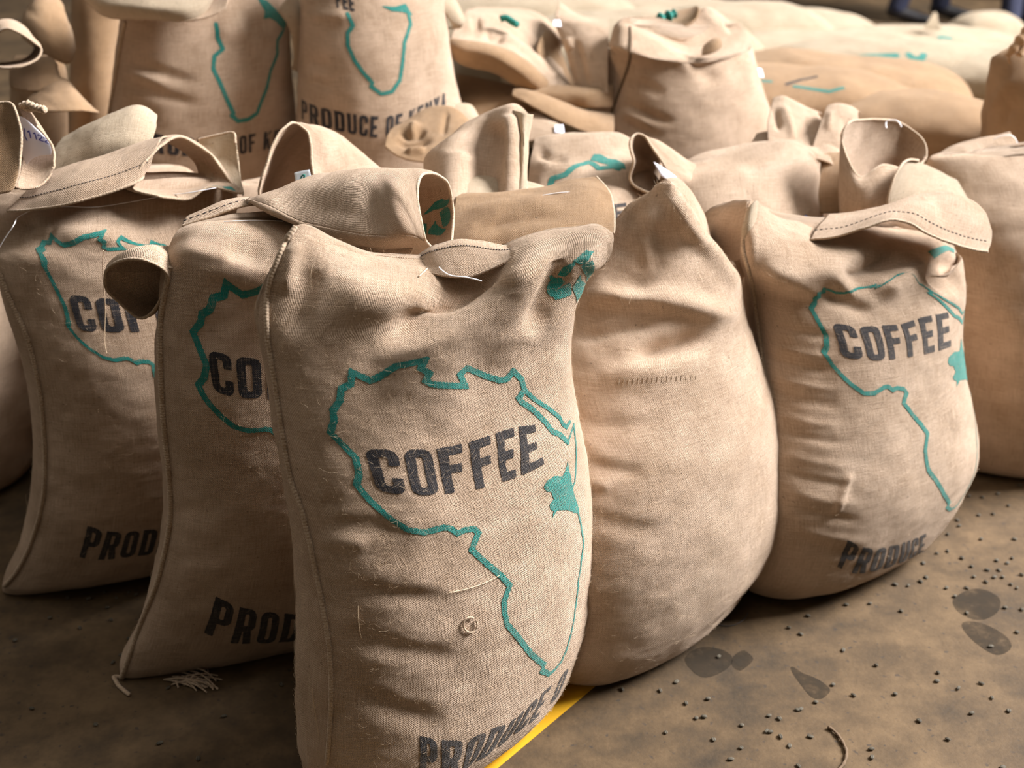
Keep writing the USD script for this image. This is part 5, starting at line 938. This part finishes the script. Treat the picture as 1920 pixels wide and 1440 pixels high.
bag("small brown sack lying below the tan ones, beside the right edge sack", 1745, 190, 3.35, -.4, .56, .4, .24, "jute_brown_shaded", seed=87)
bag("round-shouldered pale sack lying behind the tall plain sack's peak", 1390, 14, 5.3, .05, .8, .6, .32, "jute_far", seed=88)
bag("cream sack with a faint green line, lying right of the round-shouldered one", 1490, 30, 5.9, -.12, .9, .6, .3, "jute_far", seed=89, print_=[("map_print", "green_ink", [[(1455, 22), (1470, 34), (1480, 48)]], .006)])
bag("cream sack slanting down toward the standing person's legs", 1500, 30, 6.4, -.35, .8, .6, .34, "jute_far", seed=90)
bag("tan sack lying behind the slumped sack with the recycling ring", 1190, 34, 4.7, .05, 1.0, .6, .34, "jute_far", seed=91)
bag("tan ridge-backed sack lying along the top edge, right of centre", 1220, 6, 5.7, -.1, 1.1, .6, .3, "jute_far", seed=92)
bag("pinkish sack lying along the top edge, left of centre", 960, -14, 5.2, .04, 1.1, .6, .34, "jute_far", seed=93)
for k, (px, top, Y, yaw, m, lb) in enumerate(((1650, -22, 9.6, .3, "jute_far", "brown sack lying far behind, left of the standing person"), (1850, -30, 9.4, -.3, "jute_far", "brown sack lying far behind, right of the standing person"), (1850, 48, 7.0, .2, "jute_far", "brown sack lying between the two people at the far right"))):
    bag(lb, px, top, Y, yaw, .42 if Y < 8 else 1.1, .4, .3, m, seed=96 + k, nv=40, nu=56)
# ---------------------------------------------------------------- on the floor
floor_prim = stage.GetPrimAtPath("/World/floor")
plain("yellow_paint", (.60, .33, .012), .5)
a_, b_ = floor_at(985, 1397), floor_at(1116, 1287); d_ = (b_ - a_) / np.linalg.norm(b_ - a_); n_ = np.array([-d_[1], d_[0], 0])
ln = flat_poly([(a_ - d_ * .35)[:2], (b_ + d_ * .9)[:2], (b_ + d_ * .9 + n_ * .1)[:2], (a_ - d_ * .35 + n_ * .1)[:2]], 0, .0006)
put("marking_line", ln, "yellow_paint", floor_prim, smooth=False, label="painted yellow line")
mat("stain", {"tc": ("texture_coordinate", {}), "n": ("noise_texture", {"scale": 24.0, "detail": 6.0, "roughness": .7}), "f": ("math", {"math_type": "multiply_add", "value2": 1.7, "value3": -.48, "use_clamp": True}), "t": ("transparent_bsdf", {}), "d": ("principled_bsdf", {"base_color": (.040, .031, .021), "roughness": .75, "specular_ior_level": .15}), "m": ("mix_closure", {})},
    [("tc.object", "n.vector"), ("n.fac", "f.value1"), ("f.value", "m.fac"), ("t.BSDF", "m.closure1"), ("d.BSDF", "m.closure2")], "m.closure")
def blob(pts, n=40): return [tuple(floor_at(*p)[:2]) for p in closed_resample(np.asarray(pts, float), n)]
for pts in ([(1285, 1232), (1310, 1215), (1345, 1216), (1368, 1226), (1372, 1245), (1350, 1262), (1318, 1270), (1292, 1252)], [(1378, 1228), (1400, 1222), (1412, 1236), (1392, 1256), (1374, 1250)],
            [(1484, 1250), (1505, 1262), (1530, 1272), (1556, 1292), (1545, 1308), (1520, 1306), (1500, 1282)], [(1790, 1120), (1830, 1104), (1870, 1118), (1868, 1150), (1842, 1162), (1800, 1150)],
            [(1805, 1168), (1850, 1172), (1888, 1195), (1894, 1218), (1868, 1228), (1830, 1206)]):
    put("stain", flat_poly(blob(pts), 0, .0004), "stain", floor_prim, smooth=False)
mat("bean", {"tc": ("texture_coordinate", {}), "n": ("noise_texture", {"scale": 260.0, "detail": 2.0}), "o": ("object_info", {}), "r": ("rgb_ramp", {"ramp": [(.3, (.035, .03, .02)), (.7, (.085, .07, .043))]}), "p": ("principled_bsdf", {"roughness": .8})},
    [("tc.object", "n.vector"), ("n.fac", "r.fac"), ("r.color", "p.base_color")], "p.BSDF")
zf = lambda L, s, ox, oy: [(ox + x / s, oy + y / s) for x, y in L]
BEANS = zf([(465,848),(238,880),(397,885),(505,938),(580,995),(548,1000),(597,920),(642,742),(738,1030),(735,1125),(900,1078),(842,1055),(856,1058),(852,990),(895,1002),(985,962),(970,965),(1048,933),(1205,905),(1025,1078),(1163,715),(985,648),(935,622),(1015,572),(1275,520),(1175,525),(1405,552),(1480,1012),(1645,875),(1560,810),(1555,845),(1785,915),(1855,970),(1890,640),(1840,538),(1910,545),(1740,855),(1280,1130),(1283,1165),(975,1200),(1498,350),(1595,455),(1487,428),(1435,445),(1510,410),(1380,440),(1555,310),(1600,230),(1648,195),(1805,340),(1815,380),(1830,410),(1865,440),(1850,350),(1910,400),(1700,365),(1710,408),(1760,430),(1680,455),(1630,490),(1745,75),(1690,70),(1790,145),(1855,110),(1810,60),(1900,25),(1730,150),(1640,170),(1765,380),(1795,410),(1890,455),(1870,330),(1600,300),(1660,330),(1880,250),(1740,250),(1680,560),(1780,700),(1700,980),(1600,1090),(1380,900),(1300,780),(1120,860),(620,1090),(420,1060)], 2.2326, 1060, 900) + \
        zf([(408,518),(535,525),(630,485),(645,578),(668,652),(775,488),(820,500),(700,520),(780,765),(680,908),(728,862),(92,775),(1690,1040),(1010,1060),(300,640),(480,700)], 3.2, 0, 960) + [(300, 1395), (372, 1424), (60, 1330), (180, 1360), (420, 1345), (1370, 1425), (1480, 1400), (1880, 1440)]
rngb = np.random.default_rng(7)
proto = None
for px, py in BEANS:
    p = floor_at(px, py); t = thing("coffee_bean", "dark coffee bean lying loose on the concrete floor", "coffee bean", "coffee beans spilled on the floor", (p[0], p[1], .0018))
    x = UsdGeom.Xformable(t); x.AddRotateZOp().Set(float(rngb.uniform(0, 360))); x.AddScaleOp().Set(Gf.Vec3f(*map(float, rngb.uniform(.75, 1.15, 3) * [1, 1, .9])))
    if proto is None:
        proto = t
        m = trimesh.creation.icosphere(subdivisions=3, radius=1.0); v = m.vertices * [.0052, .0036, .0026]
        v[:, 2] = np.where(v[:, 2] < 0, v[:, 2] * .6, v[:, 2]); gr = np.exp(-(v[:, 1] / .0006) ** 2) * (v[:, 2] > 0); v[:, 2] -= gr * .0009; v[:, 2] += .0010
        put("body", (v, m.faces), "bean", t)
    else: t.GetReferences().AddInternalReference(proto.GetPath()); t.SetInstanceable(True)
# scraps
sc = thing("jute_scrap", "frayed scrap of jute lying on the floor by the left sack's corner", "scrap", None)
rs = np.random.default_rng(3)
tuft = []
for k in range(26):
    a = floor_at(*(np.array([345, 1276]) + rs.normal(0, (22, 7)))); b = floor_at(*(np.array([385, 1286]) + rs.normal(0, (20, 8)))); m_ = (a + b) / 2 + [0, 0, rs.uniform(.004, .014)]
    tuft.append(tube(resample([a + [0, 0, .002], m_, b + [0, 0, .002]], 12), .0016, 5))
put("tuft", join(tuft), "cord", sc)
st = thing("jute_string", "short brown jute string curled on the floor at lower right", "string", None)
put("strand", tube(resample([floor_at(*p) + [0, 0, .0035] for p in [(1552, 1366), (1566, 1376), (1578, 1392), (1586, 1410), (1584, 1430), (1572, 1446)]], 40), .0026 * (1 + .2 * np.sin(np.arange(40))), 7), "dark_cord", st)
st = thing("jute_string", "thin dark string lying on the floor below the gap between the plain and right sacks", "string", None)
put("strand", tube(resample([floor_at(*p) + [0, 0, .0015] for p in [(1345, 1172), (1372, 1174), (1390, 1166), (1402, 1150)]], 24), .0008, 5), "dark_thread", st)

# ---------------------------------------------------------------- people far behind: only their lower legs are in the picture
mat("jeans", {"tc": ("texture_coordinate", {}), "n": ("noise_texture", {"scale": 60.0}), "r": ("rgb_ramp", {"ramp": [(.3, (.012, .014, .03)), (.7, (.03, .036, .075))]}), "p": ("principled_bsdf", {"roughness": .9})}, [("tc.object", "n.vector"), ("n.fac", "r.fac"), ("r.color", "p.base_color")], "p.BSDF")
plain("boot", (.015, .014, .016), .5); plain("shirt", (.25, .30, .36), .85); plain("skin", (.17, .085, .05), .5); plain("hair", (.012, .01, .009), .8)
def limb(*js):
    out = None
    for (a, ra), (b, rb) in zip(js[:-1], js[1:]):
        s = [manifold3d.Manifold.sphere(r, 20).translate(list(map(float, p))) for p, r in ((a, ra), (b, rb))]
        h = manifold3d.Manifold.batch_hull(s); out = h if out is None else out + h
    return out
def soft(man, step=.025, it=10):
    man = man.refine_to_length(step); m = man.to_mesh(); t = trimesh.Trimesh(m.vert_properties[:, :3], m.tri_verts); trimesh.smoothing.filter_taubin(t, iterations=it); return t
def person(label, pos, yaw, lf, rf):
    t = thing("person", label, "person", None, pos)
    c, s = math.cos(yaw), math.sin(yaw); R = np.array([[c, -s, 0], [s, c, 0], [0, 0, 1]])
    w = lambda *p: R @ np.array(p, float)
    hip, chest = w(0, 0, .92), w(.02, 0, 1.30)
    legs = None
    for sy, f in ((1, lf), (-1, rf)):
        h = w(0, .09 * sy, .90); a = w(f, .11 * sy, .10); k = (h + a) / 2 + w(.04, 0, 0)
        l = limb((h, .095), (k, .068), (a, .062)); legs = l if legs is None else legs + l
        foot = limb((a + w(-.02, 0, -.03), .048), (w(f + .13, .12 * sy, .035), .038), (w(f + .19, .125 * sy, .03), .03))
        put("boot", soft(foot.trim_by_plane([0, 0, 1.0], 0.002), .02, 4), "boot", t)
    legs = legs + limb((w(0, .07, .93), .11), (w(0, -.07, .93), .11))
    put("trousers", soft(legs), "jeans", t)
    torso = limb((w(0, .07, 1.0), .11), (w(.01, .11, 1.36), .095)) + limb((w(0, -.07, 1.0), .11), (w(.01, -.11, 1.36), .095)) + limb((w(.01, .12, 1.38), .08), (w(.01, -.12, 1.38), .08))
    for sy in (1, -1): torso = torso + limb((w(.01, .19, 1.40) if sy > 0 else w(.01, -.19, 1.40), .06), (w(.03, .26 * sy, 1.14), .048))
    put("shirt", soft(torso), "shirt", t)
    body = limb((w(.02, 0, 1.42), .055), (w(.04, 0, 1.56), .052)) + limb((w(.05, 0, 1.60), .075), (w(.04, 0, 1.70), .088)) + limb((w(.13, 0, 1.635), .012), (w(.125, 0, 1.665), .01))
    for sy in (1, -1):
        e, wr = w(.03, .26 * sy, 1.14), w(.14, .27 * sy, .92); body = body + limb((e, .042), (wr, .028)) + limb((wr, .03), (w(.17, .27 * sy, .85), .034))
        for q in range(4): body = body + limb((w(.16 + .012 * q, (.245 + .017 * q) * sy, .83), .010), (w(.17 + .01 * q, (.245 + .017 * q) * sy, .765 + .008 * abs(q - 1.5)), .008))
        body = body + limb((w(.18, .25 * sy, .86), .011), (w(.215, .245 * sy, .81), .009)) + limb((w(.05, .088 * sy, 1.63), .018), (w(.05, .09 * sy, 1.66), .018))
    put("skin", soft(body, .012, 4), "skin", t)
    put("hair", soft(limb((w(.03, 0, 1.715), .092), (w(.0, 0, 1.68), .09)), .02, 3), "hair", t)
    return t
person("person in dark blue trousers and dark boots standing far behind, lower legs showing", (*((floor_at(1765, 46) + floor_at(1676, 30)) / 2)[:2], 0), -.35, .13, -.13)
person("person in dark trousers standing far behind at the right edge, one lower leg in view", (*(floor_at(1908, 58))[:2], 0), 2.4, .02, .0)
